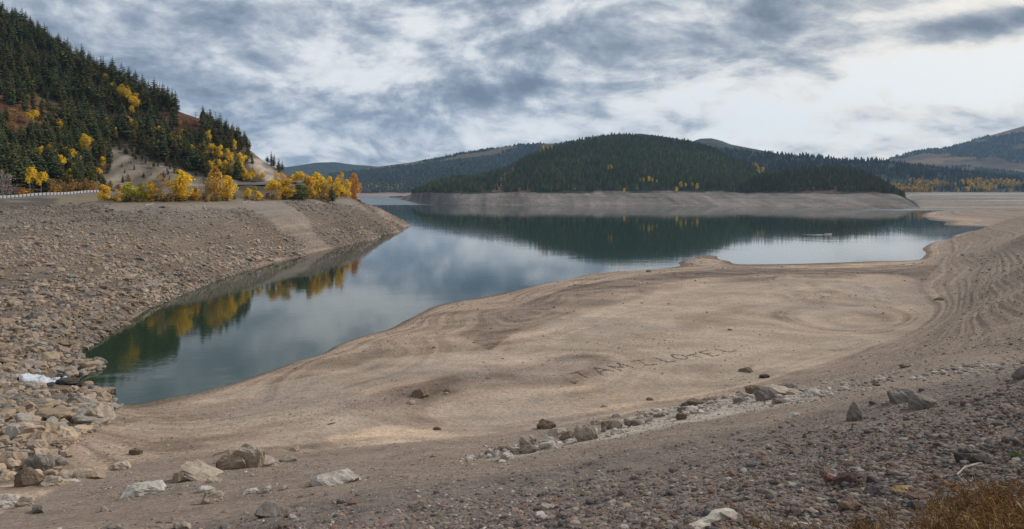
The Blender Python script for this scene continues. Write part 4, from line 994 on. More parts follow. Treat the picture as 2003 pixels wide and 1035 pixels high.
HL = {'red2': 'rusty shrub on the red saddle below the utility poles', 'up': 'golden aspen in the bright clump high on the hill near the skyline', 'band': 'small golden aspen in the row along the foot of the red clearing', 'low': 'golden aspen among the dark conifers above the left end of the road',
      'mid': 'golden aspen in the line above the bare tan cut', 'end': 'golden aspen on the wooded right end of the left hill', 'foot': 'yellow brown shrub between the road and the dark conifers', 'red': 'rusty yellow shrub on the red clearing at the left edge'}
for (u, v, s, g) in HILLA:
    X, Y, z = hit(u, v + s * 0.15, 318)
    if Y > 700: Y = float(np.interp(u, [p[0] for p in CREST], [p[1] for p in CREST])) - 6; X = (u - U0) / F * Y; z = float(gz([X], [Y])[0])
    k = int(rb.choice([4, 0, 4, 1])) if g not in ('foot', 'red', 'red2') else 5
    h = s * 1.9 / F * Y * (0.75 if k == 5 else 1)
    c = np.array(GOLD) * rb.uniform(0.8, 1.1) if g not in ('foot', 'red', 'red2') else np.array((0.45, 0.26, 0.06)) * rb.uniform(.7, 1.1)
    # step towards the viewer so that the crown is not buried in the conifers
    Y -= 5.0
    if g == 'foot': Y = max(Y, float(np.interp(u, [p[0] for p in ROAD], [p[1] for p in ROAD])) + 13)
    X = (u - U0) / F * Y; z = float(gz([X], [Y])[0])
    tree_thing('aspen_tree' if k != 5 else 'bush', B_ME[k][1], B_ME[k][0], (X, Y, z - .2), h, rb.uniform(0, 6.28), HL[g], 'tree' if k != 5 else 'bush', {'up': 'aspens high on the left hill', 'band': 'aspens below the red clearing', 'low': 'aspens above the road', 'mid': 'aspens above the tan cut', 'end': 'aspens on the end of the left hill', 'foot': 'shrubs by the road', 'red': 'shrubs on the red clearing', 'red2': 'shrubs on the red saddle'}[g], c, rb.uniform(0.9, 1.2))
# low brush along the top of the bank: too dense and small to count
r = np.random.default_rng(66); n = 1100
bv, bf, bt = leafy_crown(540, 90, 5, 0.5, 0.05, 0.13)
U_ = 705 - 500 * r.random(n) ** 1.25; ed = np.interp(U_, [0, 200, 300, 400, 500, 560, 620, 660, 690, 700], [300, 290, 290, 312, 350, 385, 402, 445, 508, 512]); Yb_ = ed + 1 + 26 * r.random(n) ** 1.6; Xb_ = (U_ - U0) / F * Yb_
kp = (fbm(Xb_, Yb_, 14, 3, 67) + np.where(U_ > 540, .25, 0.02) > -0.05) & ~((U_ > 462) & (U_ < 520) & (r.random(n) < .7)); Xb_, Yb_ = Xb_[kp], Yb_[kp]; n = len(Xb_)
cols_ = np.array([(0.30, 0.20, 0.07), (0.22, 0.17, 0.08), (0.16, 0.15, 0.05), (0.42, 0.24, 0.04), (0.20, 0.12, 0.07)])[r.integers(0, 5, n)] * r.uniform(.8, 1.6, n)[:, None]
wb_ = r.uniform(.9, 1.8, n)
V, Fc, T = scatter([(bv, bf)], np.c_[Xb_, Yb_, gz(Xb_, Yb_) - .1], 0.5 + 2.0 * r.random(n) ** 2.2, np.c_[wb_, wb_, np.ones(n)], r.uniform(0, 6.28, n), cols_)
T = T * np.tile(bt, (n, 1))
ug = link('undergrowth', mesh_np('undergrowth', V, Fc, T, False, M_leaf)); ug.color = (1, 1, 1, 1); tag(ug, 'brown and ochre brush along the top of the left bank', 'brush', kind='stuff')
# a few dots of yellow on the far hills
def far_hit(g, u, v):
    U, X, Y, Z, K = g; i = int(np.clip(np.searchsorted(U[:, 0], u), 1, len(U) - 1)); vv = V0 + (H - Z[i]) / Y[i] * F
    m = np.where((vv <= v) & (K[i] > 1.9))[0]
    j = m[0] if len(m) else int(np.argmin(np.abs(vv - v)))
    return (u - U0) / F * Y[i, j], Y[i, j], Z[i, j]
lab_f = ['golden aspen in a pair high on the middle of the main hill', 'golden aspen low on the main hill just above the bank', 'golden aspen in the notch between main hill and knob', 'golden aspen on the left shoulder of the main hill skyline']
LC = [(leafy_crown(520 + k, 150, 6, 0.34, 0.10, 0.10), leafy_trunk(520, .3)) for k in range(2)]
LC_ME = [(mesh_np('leafy_crown', c[0], c[1], c[2], False, M_leaf), mesh_np('leafy_trunk', t[0], t[1], None, True, M_pale_bark)) for c, t in LC]
for (u, v, s, q) in ((1190, 334, 7, 0), (1195, 333, 8, 0), (1252, 359, 7, 1), (1258, 358, 7, 1), (1268, 357, 8, 1), (1275, 359, 7, 1), (1283, 360, 6, 1), (1321, 376, 8, 1), (1330, 369, 9, 1), (1340, 368, 7, 1), (1352, 367, 7, 1), (1363, 371, 9, 1), (1220, 376, 6, 1),
                     (1476, 330, 9, 2), (1480, 330, 8, 2), (1482, 343, 10, 2), (1488, 340, 9, 2), (1493, 338, 7, 2), (1062, 292, 8, 3), (1070, 290, 8, 3), (1080, 286, 6, 3), (1056, 294, 6, 3)):
    X, Y, z = far_hit(g_main, u, v); k = int(rb.integers(0, 2))
    tree_thing('aspen_tree', LC_ME[k][1], LC_ME[k][0], (X, Y - 6, z - .5), s * 1.6 / F * Y, rb.uniform(0, 6.28), lab_f[q], 'tree', ('pair of aspens on the main hill', 'aspens above the far bank', 'aspens in the notch', 'aspens on the hill shoulder')[q], np.array(GOLD) * rb.uniform(.8, 1.1), 1.1)
# the yellow wood on the flats at the right: one mass
r = np.random.default_rng(61); n = 2400
U_ = r.uniform(1735, 2120, n); v_ = 374 - 20 * r.random(n) ** 1.9 - 4 * sstep(1850, 1900, U_) * r.random(n); parts = []
nz = fbm(U_, v_ * 6, 60, 3, 3); P = []
for u, v in zip(U_, v_):
    P.append(far_hit((g_r[0], g_r[1], g_r[2], g_r[3], g_r[4]), u, v + 2.5))
P = np.array(P); okk = (P[:, 1] < 2600) & (nz > -0.12); P = P[okk]; n = len(P)
cols = np.array([GOLD, ORANGE, (0.50, 0.33, 0.06), (0.36, 0.30, 0.06), TAN]); t = cols[r.integers(0, 5, n)] * r.uniform(0.7, 1.1, n)[:, None]
hh = r.uniform(8, 17, n); vv0, ff0 = LC[0][0][:2]
V, Fc, T = scatter([LC[0][0][:2], LC[1][0][:2]], P - (0, 0, .5), hh, np.ones((n, 3)), r.uniform(0, 6.28, n), t)
wood = link('autumn_wood', mesh_np('autumn_wood', V, Fc, T, False, M_leaf)); wood.color = (1, 1, 1, 1)
tag(wood, 'far yellow and orange autumn wood at the edge of the flats', 'wood', kind='stuff')
# yellow and orange trees along the foot of the far ridge
r = np.random.default_rng(62); n = 60; U_ = r.uniform(700, 795, n); P = np.array([far_hit(g_far, u, 376 - 12 * r.random() ** 2) for u in U_])
V, Fc, T = scatter([LC[0][0][:2]], P, r.uniform(12, 22, n), np.ones((n, 3)), r.uniform(0, 6.28, n), cols[r.integers(0, 3, n)] * r.uniform(0.4, 0.8, n)[:, None])
w2 = link('autumn_wood', mesh_np('autumn_wood', V, Fc, T, False, M_leaf)); w2.color = (1, 1, 1, 1)
tag(w2, 'faint orange trees along the foot of the hazy far ridge', 'wood', kind='stuff')

# ------------------------------------------------------------------ stones
SH = {  # boulder shapes: subdivisions, seed, cuts, roughness, boxiness
    'block': (4, 601, 7, .16, .45), 'lump': (4, 602, 12, .18, .0), 'wedge': (4, 603, 6, .16, .2), 'slab': (4, 604, 9, .14, .35), 'round': (4, 605, 18, .10, .0), 'crag': (4, 606, 11, .20, .15), 'flat': (4, 607, 12, .22, .2), 'sharp': (4, 608, 5, .18, .1)}
SH_ME = {k: mesh_np('boulder', *rock(*a), None, True, M_boulder) for k, a in SH.items()}
for me in SH_ME.values():
    me.polygons.foreach_set('use_smooth', np.zeros(len(me.polygons), bool))
TANR, GREYR, WHITER, DARKR, BROWNR, PALER, MAROON = (0.33, 0.25, 0.18), (0.22, 0.19, 0.165), (0.45, 0.405, 0.355), (0.075, 0.065, 0.06), (0.19, 0.14, 0.10), (0.38, 0.31, 0.245), (0.10, 0.055, 0.048)
rk = np.random.default_rng(71)
def boulder(u, v, w, h, shape, colr, label, tilt=0.0, group=None, name='boulder'):
    X, Y, z = hit(u, v); W_ = w / F * Y; Hh = h / F * Y
    o = bpy.data.objects.new(name, SH_ME[shape]); COL.objects.link(o)
    Y2 = Y + W_ * 0.22; X2 = (u - U0) / F * Y2; z2 = min(z, float(gz([X2], [Y2])[0]))
    sy = W_ * 0.5 * rk.uniform(0.75, 1.0)
    # foreshortened: what shows of the height is the height less what the plan depth adds
    dip = (v - V0) / F; sz = max(Hh * 0.62, (Hh - 0.55 * sy * dip * 2 * 0.5) * 0.66)
    o.scale = (W_ * 0.68, sy * 1.1, sz * 1.12); o.rotation_euler = (rk.normal(0, .08), tilt, rk.choice([0.0, math.pi]) + rk.normal(0, 0.18))
    if shape == 'flat': sz *= 0.8
    o.scale = (W_ * 0.72, sy * 1.15, sz * 1.25); o.location = (X2, Y2, z2 + sz * (0.2 if shape == 'flat' else 0.4))
    o.color = (*(np.array(colr) * rk.uniform(0.92, 1.08)), 1.0)
    return tag(o, label, 'rock' if name != 'boulder' else 'boulder', group)
BL = [
 # lower left corner
 (59, 951, 46, 34, 'round', BROWNR, 'dark rounded boulder at the foot of the rubble in the lower left'), (50, 916, 20, 17, 'round', TANR, 'round tan boulder just above the dark rounded one'),
 (77, 920, 38, 27, 'wedge', GREYR, 'grey slanted slab boulder right of the round tan one in the rubble'), (233, 919, 42, 19, 'flat', PALER, 'pale half buried boulder at the right end of the rubble foot'),
 (156, 935, 50, 20, 'crag', PALER, 'long crumbly pale boulder at the foot of the rubble'), (180, 936, 46, 15, 'crag', TANR, 'craggy tan boulder right of the long crumbly pale one'),
 (96, 951, 33, 17, 'crag', PALER, 'pale crumbly boulder right beside the dark rounded boulder'), (140, 943, 24, 7, 'flat', WHITER, 'small flat white stone under the crumbly boulders'),
 (284, 967, 76, 25, 'flat', WHITER, 'large low white slab sunk in grey earth below the tan boulder chain', ), (45, 990, 30, 16, 'crag', PALER, 'pale boulder alone near the lower left corner'),
 (8, 990, 38, 20, 'crag', WHITER, 'whitish boulder cut by the left edge near the bottom'), (81, 1003, 24, 15, 'crag', GREYR, 'half buried grey boulder below the pale corner boulder'),
 (204, 1000, 12, 9, 'round', PALER, 'small round pinkish stone lying alone on grey earth'), (225, 1038, 46, 16, 'flat', GREYR, 'flat grey boulder on the bottom edge at the left'),
 (114, 873, 40, 18, 'lump', TANR, 'tan boulder at the right edge of the rubble, lower of two'), (79, 866, 40, 22, 'block', TANR, 'tan block in the rubble, left of a long tan boulder'),
 (266, 890, 18, 11, 'wedge', BROWNR, 'small brown boulder alone on the slope right of the rubble'), (18, 905, 42, 19, 'block', TANR, 'long tan boulder at the left edge in the rubble'),
 (130, 895, 20, 14, 'lump', TANR, 'tan boulder at the edge of the rubble above the crumbly ones'),
 # chain with the tall wedge
 (487, 915, 44, 42, 'wedge', PALER, 'tall leaning wedge boulder in the middle of the boulder chain'), (456, 918, 46, 33, 'block', TANR, 'brown block leaning on the left of the tall wedge'),
 (402, 936, 68, 15, 'block', PALER, 'long log shaped boulder sloping down left of the brown block', -0.42), (352, 943, 26, 23, 'lump', TANR, 'crumbly tan boulder at the left end of the boulder chain'),
 (515, 913, 42, 22, 'sharp', PALER, 'jagged pale boulder right of the tall wedge'), (564, 903, 25, 13, 'block', PALER, 'white topped stone standing right of the boulder chain'), (577, 883, 15, 9, 'lump', PALER, 'small pale stone uphill of the white topped stone'),
 (664, 946, 74, 28, 'crag', WHITER, 'broad chalky white boulder in grey earth right of the chain'), (416, 943, 25, 12, 'lump', PALER, 'small pale boulder under the long log shaped one'),
 (492, 964, 28, 10, 'flat', WHITER, 'flat white stone under the chain, left of a curved white one'), (520, 963, 25, 12, 'slab', WHITER, 'curved white stone under the boulder chain', 0.5), (554, 959, 16, 9, 'round', PALER, 'pale round stone right of the curved white one'),
 (411, 985, 33, 23, 'crag', PALER, 'heap like pale boulder below the boulder chain'), (403, 962, 22, 11, 'sharp', WHITER, 'white pointed stone above the heap like boulder'), (529, 1010, 54, 29, 'slab', GREYR, 'flat topped grey block near the bottom edge'),
 (572, 1017, 12, 12, 'sharp', WHITER, 'small white pointed stone right of the flat topped block'), (612, 951, 28, 10, 'flat', PALER, 'low pale stone left of the chalky white boulder'), (360, 1036, 26, 15, 'crag', PALER, 'pale boulder on the bottom edge left of the flat topped block'),
 (672, 984, 24, 12, 'lump', GREYR, 'grey boulder below the chalky white boulder'),
 # by the stream
 (177, 829, 54, 40, 'slab', PALER, 'large smooth tan boulder tilted at the near end of the water', -0.40), (209, 770, 23, 13, 'block', TANR, 'tan block at the water edge right of the stream'), (244, 763, 14, 7, 'flat', PALER, 'small pale rock standing alone in the water'),
 (136, 822, 34, 17, 'slab', TANR, 'tan slab propped left of the large tilted boulder', -0.3), (191, 787, 15, 11, 'round', PALER, 'small round pale boulder above the large tilted boulder'), (160, 791, 30, 14, 'lump', GREYR, 'grey brown boulder between stream and large tilted boulder'),
 (85, 846, 36, 20, 'block', TANR, 'big tan block left of its twin in the rubble under the slab'), (115, 846, 26, 16, 'block', TANR, 'tan block at the rubble edge, right of its bigger twin'), (30, 818, 28, 22, 'lump', TANR, 'big tan boulder near the left edge below the stream'), (54, 838, 25, 18, 'lump', TANR, 'tan boulder between two bigger ones below the stream'),
 (131, 752, 34, 15, 'lump', DARKR, 'dark wet boulder at the right end of the white water'), (120, 739, 24, 9, 'flat', DARKR, 'flat dark wet rock above the white water'), (157, 758, 15, 11, 'round', DARKR, 'small dark wet rock where the stream enters the cove'), (95, 756, 16, 8, 'lump', DARKR, 'dark wet rock in the lower edge of the white water'),
 (108, 764, 17, 9, 'lump', BROWNR, 'brown wet rock below the white water'), (133, 733, 26, 11, 'slab', BROWNR, 'brown slab behind the dark wet boulder'), (102, 729, 20, 10, 'lump', TANR, 'tan boulder on the far side of the white water'), (197, 729, 12, 8, 'lump', TANR, 'tan rock on the little spit at the stream mouth'), (190, 712, 18, 6, 'flat', TANR, 'flat tan rock on the far spit at the water edge'),
 # line of rocks along the embankment, left half
 (1069, 838, 26, 18, 'block', BROWNR, 'brown boulder standing alone above the rock line'), (989, 899, 23, 18, 'lump', WHITER, 'white boulder at the lower left end of the rock line'), (1005, 886, 17, 8, 'flat', BROWNR, 'flat brown stone on the white end boulder'), (1032, 886, 24, 17, 'block', GREYR, 'dark faced boulder right of the white end boulder'),
 (986, 881, 26, 11, 'flat', BROWNR, 'brown ledge rock above the white end boulder'), (1072, 878, 26, 17, 'sharp', WHITER, 'chalk white slab in the rock line below a dark boulder'), (1035, 870, 28, 20, 'crag', PALER, 'crumbled pale rock left of the chalk white slab'), (1094, 851, 38, 18, 'flat', PALER, 'long pale boulder right of the lone brown one'),
 (1110, 860, 26, 15, 'round', BROWNR, 'dark brown boulder left of the biggest one in the rock line'), (1153, 861, 40, 32, 'crag', PALER, 'biggest pale boulder of the rock line with brown foot'), (1117, 866, 22, 9, 'flat', WHITER, 'flat white stone under the dark brown boulder'), (1168, 839, 30, 16, 'crag', PALER, 'pale ridge rock behind the biggest boulder'),
 (1181, 845, 10, 11, 'round', GREYR, 'small round grey stone right of the biggest boulder'), (1191, 839, 22, 16, 'block', BROWNR, 'brown block right of the biggest boulder'), (1206, 838, 16, 16, 'block', PALER, 'pale upright stone right of the brown block'), (1232, 834, 15, 13, 'block', BROWNR, 'small brown cube like stone beside a grey one'), (1245, 832, 18, 12, 'lump', GREYR, 'grey stone right of the brown cube like stone'),
 (1219, 846, 23, 9, 'flat', WHITER, 'flat white stone in front of the brown cube like stone'), (1210, 816, 18, 9, 'lump', PALER, 'pale stone at the top of the rock line left half'), (1266, 813, 35, 13, 'flat', PALER, 'long low pale boulder in the middle gap of the rock line'), (1290, 816, 20, 9, 'flat', BROWNR, 'brown stone right of the long low pale boulder'), (1334, 821, 16, 13, 'wedge', BROWNR, 'leaning brown stone below the middle of the rock line'), (957, 889, 16, 10, 'flat', GREYR, 'last grey stone at the left tip of the rock line'),
 # right half
 (1475, 769, 28, 14, 'wedge', BROWNR, 'dark brown slanted rock at the left of the upper rock pile'), (1497, 783, 28, 22, 'block', GREYR, 'square grey block at the front of the upper rock pile'), (1524, 771, 56, 18, 'slab', PALER, 'long pale slab across the top of the upper rock pile', 0.14), (1543, 760, 30, 13, 'slab', GREYR, 'grey slab behind the long pale slab', 0.2), (1523, 789, 28, 13, 'lump', GREYR, 'low grey boulder right of the square block'),
 (1558, 772, 40, 9, 'flat', PALER, 'flat pale rock at the right of the upper rock pile'), (1594, 771, 34, 11, 'flat', WHITER, 'whitish flat rock at the right end of the rock line'), (1362, 793, 27, 11, 'wedge', BROWNR, 'brown bowl shaped rock in the right half of the rock line'), (1391, 784, 28, 8, 'flat', BROWNR, 'thin brown slab standing above a whitish patch'), (1340, 796, 11, 11, 'sharp', BROWNR, 'small pointed brown rock left of the bowl shaped one'),
 (1419, 780, 15, 8, 'lump', PALER, 'small pale stone right of the thin brown slab'), (1449, 787, 21, 11, 'lump', GREYR, 'grey stone left of the square block'), (1354, 801, 28, 8, 'flat', WHITER, 'flat whitish rock under the bowl shaped one'), (1336, 804, 16, 9, 'lump', GREYR, 'grey stone left of the flat whitish rock'), (1554, 814, 21, 8, 'flat', WHITER, 'white stone alone on the slope below the upper rock pile'),
 # loners
 (1672, 823, 31, 34, 'round', GREYR, 'upright rounded boulder alone on the grey slope, lowest of three'), (1763, 786, 46, 26, 'wedge', GREYR, 'broad dark boulder, left of two together on the right slope'), (1806, 798, 37, 28, 'sharp', GREYR, 'pointed grey boulder, right of two together on the right slope'), (1998, 741, 26, 24, 'round', GREYR, 'grey boulder cut by the right edge of the photo'),
 (1714, 755, 13, 8, 'flat', BROWNR, 'small brown stone uphill of the broad dark boulder'), (1770, 719, 19, 7, 'flat', BROWNR, 'thin brown stone high on the right slope'), (824, 777, 28, 19, 'lump', BROWNR, 'dark brown boulder alone on the mud bar left of the stone letters'), (875, 767, 9, 7, 'lump', BROWNR, 'small brown stone right of the lone boulder on the mud bar'), (804, 791, 14, 7, 'lump', PALER, 'pale stone below the lone boulder on the mud bar'),
 (855, 841, 15, 6, 'flat', MAROON, 'reddish flat stone in a pale mud streak'), (1181, 796, 10, 6, 'lump', PALER, 'small pale stone on mud above the rock line'), (1272, 783, 15, 6, 'flat', BROWNR, 'flat brown stone on mud above the rock line'), (1841, 588, 17, 7, 'lump', BROWNR, 'dark stone at the far right end of the pale mud flat'), (1461, 728, 22, 9, 'lump', BROWNR, 'brown boulder on pale mud right of the stone letters'), (1497, 739, 16, 7, 'crag', MAROON, 'reddish brown rock on pale mud above the upper rock pile'),
 # foreground right
 (1889, 904, 26, 16, 'block', DARKR, 'black rock at the head of the pale stick, left of two'), (1916, 907, 32, 17, 'slab', DARKR, 'black rock at the head of the pale stick, right of two'), (1657, 947, 40, 20, 'slab', MAROON, 'tilted dark maroon slab in the gravel', 0.42), (1621, 943, 21, 14, 'lump', (0.17, .075, .06), 'red stone left of the dark maroon slab'), (1714, 966, 40, 18, 'flat', (0.13, .11, .105), 'flat purple grey rock right of the maroon slab'),
 (1769, 962, 40, 11, 'flat', (0.33, .22, .11), 'yellowish flat stone in the right foreground gravel'), (1789, 978, 38, 14, 'slab', (0.19, .12, .10), 'reddish brown slab under the yellowish flat stone'), (1794, 998, 24, 18, 'sharp', (0.11, .11, .115), 'dark blue grey pointed stone near the dry weeds'), (1745, 935, 26, 12, 'flat', DARKR, 'dark flat stone uphill of the purple grey rock'), (1665, 1000, 34, 20, 'crag', BROWNR, 'dark brown crag in the dry weeds at the bottom'),
]
for b in BL: boulder(*b)
n_b = len(BL)
# stones of the bank: biggest ones singly, the rest as one mass of rubble
PR1 = [rock(1, 700 + k, 8, 0, 0.25 * (k % 2)) for k in range(10)]; PR0 = [rock(0, 720 + k, 4, 0) for k in range(8)]; PR2 = [rock(2, 740 + k, 9, 0.14, 0.3 * (k % 2)) for k in range(10)]
r = np.random.default_rng(72); n = 480000
s_ = r.uniform((-260 - U0) / F, (805 - U0) / F, n); Y_ = np.sqrt(r.uniform(34 ** 2, 545 ** 2, n)); X_ = s_ * Y_
u_ = s_ * F + U0; z_ = gz(X_, Y_); v_ = V0 + (H - z_) / Y_ * F
i_ = np.clip(((u_ - US[0]) / (US[1] - US[0])).astype(int), 0, NU - 1); j_ = np.clip(((np.log(Y_) - LY[0]) / (LY[1] - LY[0])).astype(int), 0, NV - 1)
wgt = np.maximum(rubble_w[i_, j_], 0.0) * (z_ > -0.5)
wgt *= np.where(u_ > 520, 0.9, 1.0) * (0.55 + 0.9 * (fbm(X_, Y_, 30, 3, 81) + 0.35)) * (1 - 0.8 * chute[i_, j_] * (0.5 + r.random(n)))
wgt *= 1 - 0.45 * sstep(14, 21, z_)
wgt *= 0.85 + 0.9 * vnoise(z_ * 1.3, z_ * 0, 151) + 0.5 * vnoise(z_ * 3.7, z_ * 0, 152)
wgt *= ~in_poly(u_, v_, [(28, 738), (60, 731), (110, 730), (140, 740), (190, 738), (192, 752), (140, 762), (90, 760), (40, 752)])
ok = (r.random(n) < wgt * np.clip(1.25 - Y_ / 900, .4, 1)) & visible(X_, Y_, 4.0)
X_, Y_, z_, u_, v_ = X_[ok], Y_[ok], z_[ok], u_[ok], v_[ok]
low_ = sstep(12, 3, z_)
size = 0.225 * np.exp(r.normal(0, 0.55, len(X_))) * (0.72 + 0.5 * low_) * (1 + 0.8 * (r.random(len(X_)) < 0.05))
size = np.clip(size, 0.085, 1.2)
tt = np.array((0.318, 0.240, 0.176)) * r.uniform(0.72, 1.28, len(X_))[:, None]; tt[:, 2] *= r.uniform(0.92, 1.08, len(X_))
tt *= (1 - 0.30 * sstep(11, 20, z_))[:, None] * (1 + 0.5 * fbm(X_, Y_, 35, 4, 83))[:, None]; gy = (r.random(len(X_)) < .28)[:, None]; tt = np.where(gy, tt.mean(1, keepdims=True) * (0.98, 0.88, .77), tt)
asp = np.c_[r.uniform(0.8, 1.5, len(X_)), r.uniform(0.7, 1.15, len(X_)), r.uniform(0.5, 0.85, len(X_))]
pxs = size * asp[:, 0] / Y_ * F * 2; vis_in = (u_ > 4) & (u_ < 1990) & (v_ < 1030)
order = np.argsort(-pxs * vis_in); big = order[:150]; rest = order[150:]
RK_ME = [mesh_np('bank_rock', *rock(3, 760 + k, 9, 0.16, 0.35 * (k % 2)), None, False, M_boulder) for k in range(8)]
def bank_label(u, v):
    return ('tan rock in the coarse rubble left of the stream mouth' if v < 745 else 'tan rock in the rubble between the stream and the tilted boulder' if v < 845 and u > 60 else 'tan rock in the rubble at the left edge below the stream' if v < 845 else 'tan rock in the lowest rubble near the left corner')
for i in big:
    o = bpy.data.objects.new('rock', RK_ME[int(r.integers(0, 8))]); COL.objects.link(o)
    o.location = (X_[i], Y_[i], z_[i] + size[i] * 0.22); o.scale = tuple(size[i] * 1.08 * asp[i]); o.rotation_euler = (r.normal(0, .2), r.normal(0, .2), r.uniform(0, 6.28))
    o.color = (*(tt[i] * 1.02), 1.0); lab = bank_label(u_[i], v_[i]); tag(o, lab, 'rock', 'rocks: ' + lab[12:])
near_ = pxs[rest] > 11; parts = []
for sel, pr in ((rest[near_], PR2), (rest[(~near_) & (pxs[rest] > 4.5)], PR1), (rest[pxs[rest] <= 4.5], PR0)):
    parts.append(scatter(pr, np.c_[X_[sel], Y_[sel], z_[sel] + size[sel] * 0.2], size[sel], asp[sel], r.uniform(0, 6.28, len(sel)), tt[sel]))
V, Fc, T = merge(parts); print('rubble', len(rest), len(Fc))
tag(link('rubble', mesh_np('rubble', V, Fc, T, False, M_stone)), 'tan rubble covering the left bank of the cove', 'rubble', kind='stuff')
# foreground gravel
PG = [rock(1 if k < 4 else 0, 800 + k, 5, 0, 0.3 * (k % 2)) for k in range(14)]
n = 140000; r = np.random.default_rng(73)
u_ = r.uniform(-120, 2330, n); v_ = 1110 - (1110 - 690) * r.random(n) ** 0.75
lim = np.interp(u_, [-100, 150, 400, 700, 1000, 1300, 1650, 2003, 2300], [1060, 1025, 990, 955, 918, 876, 796, 718, 660])
d = v_ - lim; keep = (d > -45) & (r.random(n) < np.clip(0.10 + d / 90.0, 0.03, 1)) & (fbm(u_, v_ * 1.8, 90, 4, 85) > -0.22 - d / 300)
u_, v_ = u_[keep], v_[keep]; iu = np.clip(((u_ - US[0]) / (US[1] - US[0])).round().astype(int), 0, NU - 1)
jj = np.array([np.searchsorted(-np.minimum.accumulate(VV[i]), -v) for i, v in zip(iu, v_)]).clip(1, NV - 1)
Yg = YY[iu, jj] * np.exp(r.uniform(-.5, .5, len(jj)) * (LY[1] - LY[0])); Xg = (u_ - U0) / F * Yg; zg = gz(Xg, Yg)
lim = lim[keep]; dd = v_ - lim
szp = np.exp(r.normal(-0.2, 0.68, len(u_))) * (1.25 + 1.75 * np.clip(dd / 190, 0, 1)); szp = np.clip(szp, 0.9, 11)   # half width as seen, in photo pixels
sg = szp / F * Yg
pal = np.array([(0.24, 0.20, 0.175), (0.17, 0.125, 0.105), (0.105, 0.092, 0.088), (0.30, 0.235, 0.185), (0.20, 0.115, 0.085), (0.40, 0.36, 0.32), (0.14, 0.13, 0.13), (0.26, 0.17, 0.12)])
dark_r = sstep(900, 1700, u_)[:, None]
tg = pal[r.choice(8, len(u_), p=[.24, .18, .14, .14, .10, .06, .08, .06])] * r.uniform(0.75, 1.25, len(u_))[:, None]; tg = tg * (1.0 - 0.28 * dark_r) 
ag = np.c_[r.uniform(0.8, 1.5, len(u_)), r.uniform(0.7, 1.2, len(u_)), r.uniform(0.35, 0.85, len(u_))]
V, Fc, T = scatter(PG, np.c_[Xg, Yg, zg + sg * 0.06], sg, ag, r.uniform(0, 6.28, len(u_)), tg); print('gravel', len(u_), len(Fc))
# scattered smaller stones on bars, slope and ridge
n = 150000; u2 = r.uniform(150, 2060, n); v2 = 500 + 480 * r.random(n)
iu = np.clip(((u2 - US[0]) / (US[1] - US[0])).round().astype(int), 0, NU - 1)
jj = np.array([np.searchsorted(-np.minimum.accumulate(VV[i]), -v) for i, v in zip(iu, v2)]).clip(1, NV - 1)
Y2 = YY[iu, jj]; X2 = (u2 - U0) / F * Y2; z2 = gz(X2, Y2)
bw = basin_w[iu, jj]; lw = rubble_w[iu, jj]
berm = np.exp(-((v2 - np.interp(u2, [620, 820, 1000, 1200, 1300], [820, 765, 725, 680, 660])) / 12.0) ** 2) * (u2 < 1320)
rl = np.exp(-((v2 - np.interp(u2, [900, 1000, 1150, 1300, 1480, 1620, 1700, 2003], [905, 885, 850, 812, 775, 765, 750, 715])) / 13.0) ** 2) * (u2 > 900)
wq = (0.16 + 0.45 * sstep(3, 6, z2)) * (1 - 0.85 * bw) + 0.35 * berm + 1.5 * rl * np.where(u2 > 1620, .10, 1) * (fbm(X2, Y2, 7, 3, 89) > -.12)
keep = (z2 > 0.25) & (lw < 0.4) & (r.random(n) < wq * (0.5 + 1.0 * (fbm(X2, Y2, 9, 3, 88) + .4)))
u2, v2, X2, Y2, z2, rl = u2[keep], v2[keep], X2[keep], Y2[keep], z2[keep], rl[keep]
sp_ = np.clip(np.exp(r.normal(0, .5, len(u2))) * (0.85 + 3.0 * rl * (r.random(len(u2)) < .3)), .5, 9); s2 = sp_ / F * Y2
t2 = np.where((r.random(len(u2)) < 0.25 + 0.4 * rl)[:, None], (0.42, 0.37, 0.32), (0.23, 0.18, 0.145)) * r.uniform(0.7, 1.25, len(u2))[:, None]
a2 = np.c_[r.uniform(0.8, 1.5, len(u2)), r.uniform(0.7, 1.2, len(u2)), r.uniform(0.4, 0.8, len(u2))]
V2, F2, T2 = scatter(PR0, np.c_[X2, Y2, z2 + s2 * .15], s2, a2, r.uniform(0, 6.28, len(u2)), t2)
V, Fc, T = merge([(V, Fc, T), (V2, F2, T2)])
tag(link('gravel', mesh_np('gravel', V, Fc, T, False, M_stone)), 'mixed grey, brown and red gravel strewn over the near slope', 'gravel', kind='stuff')

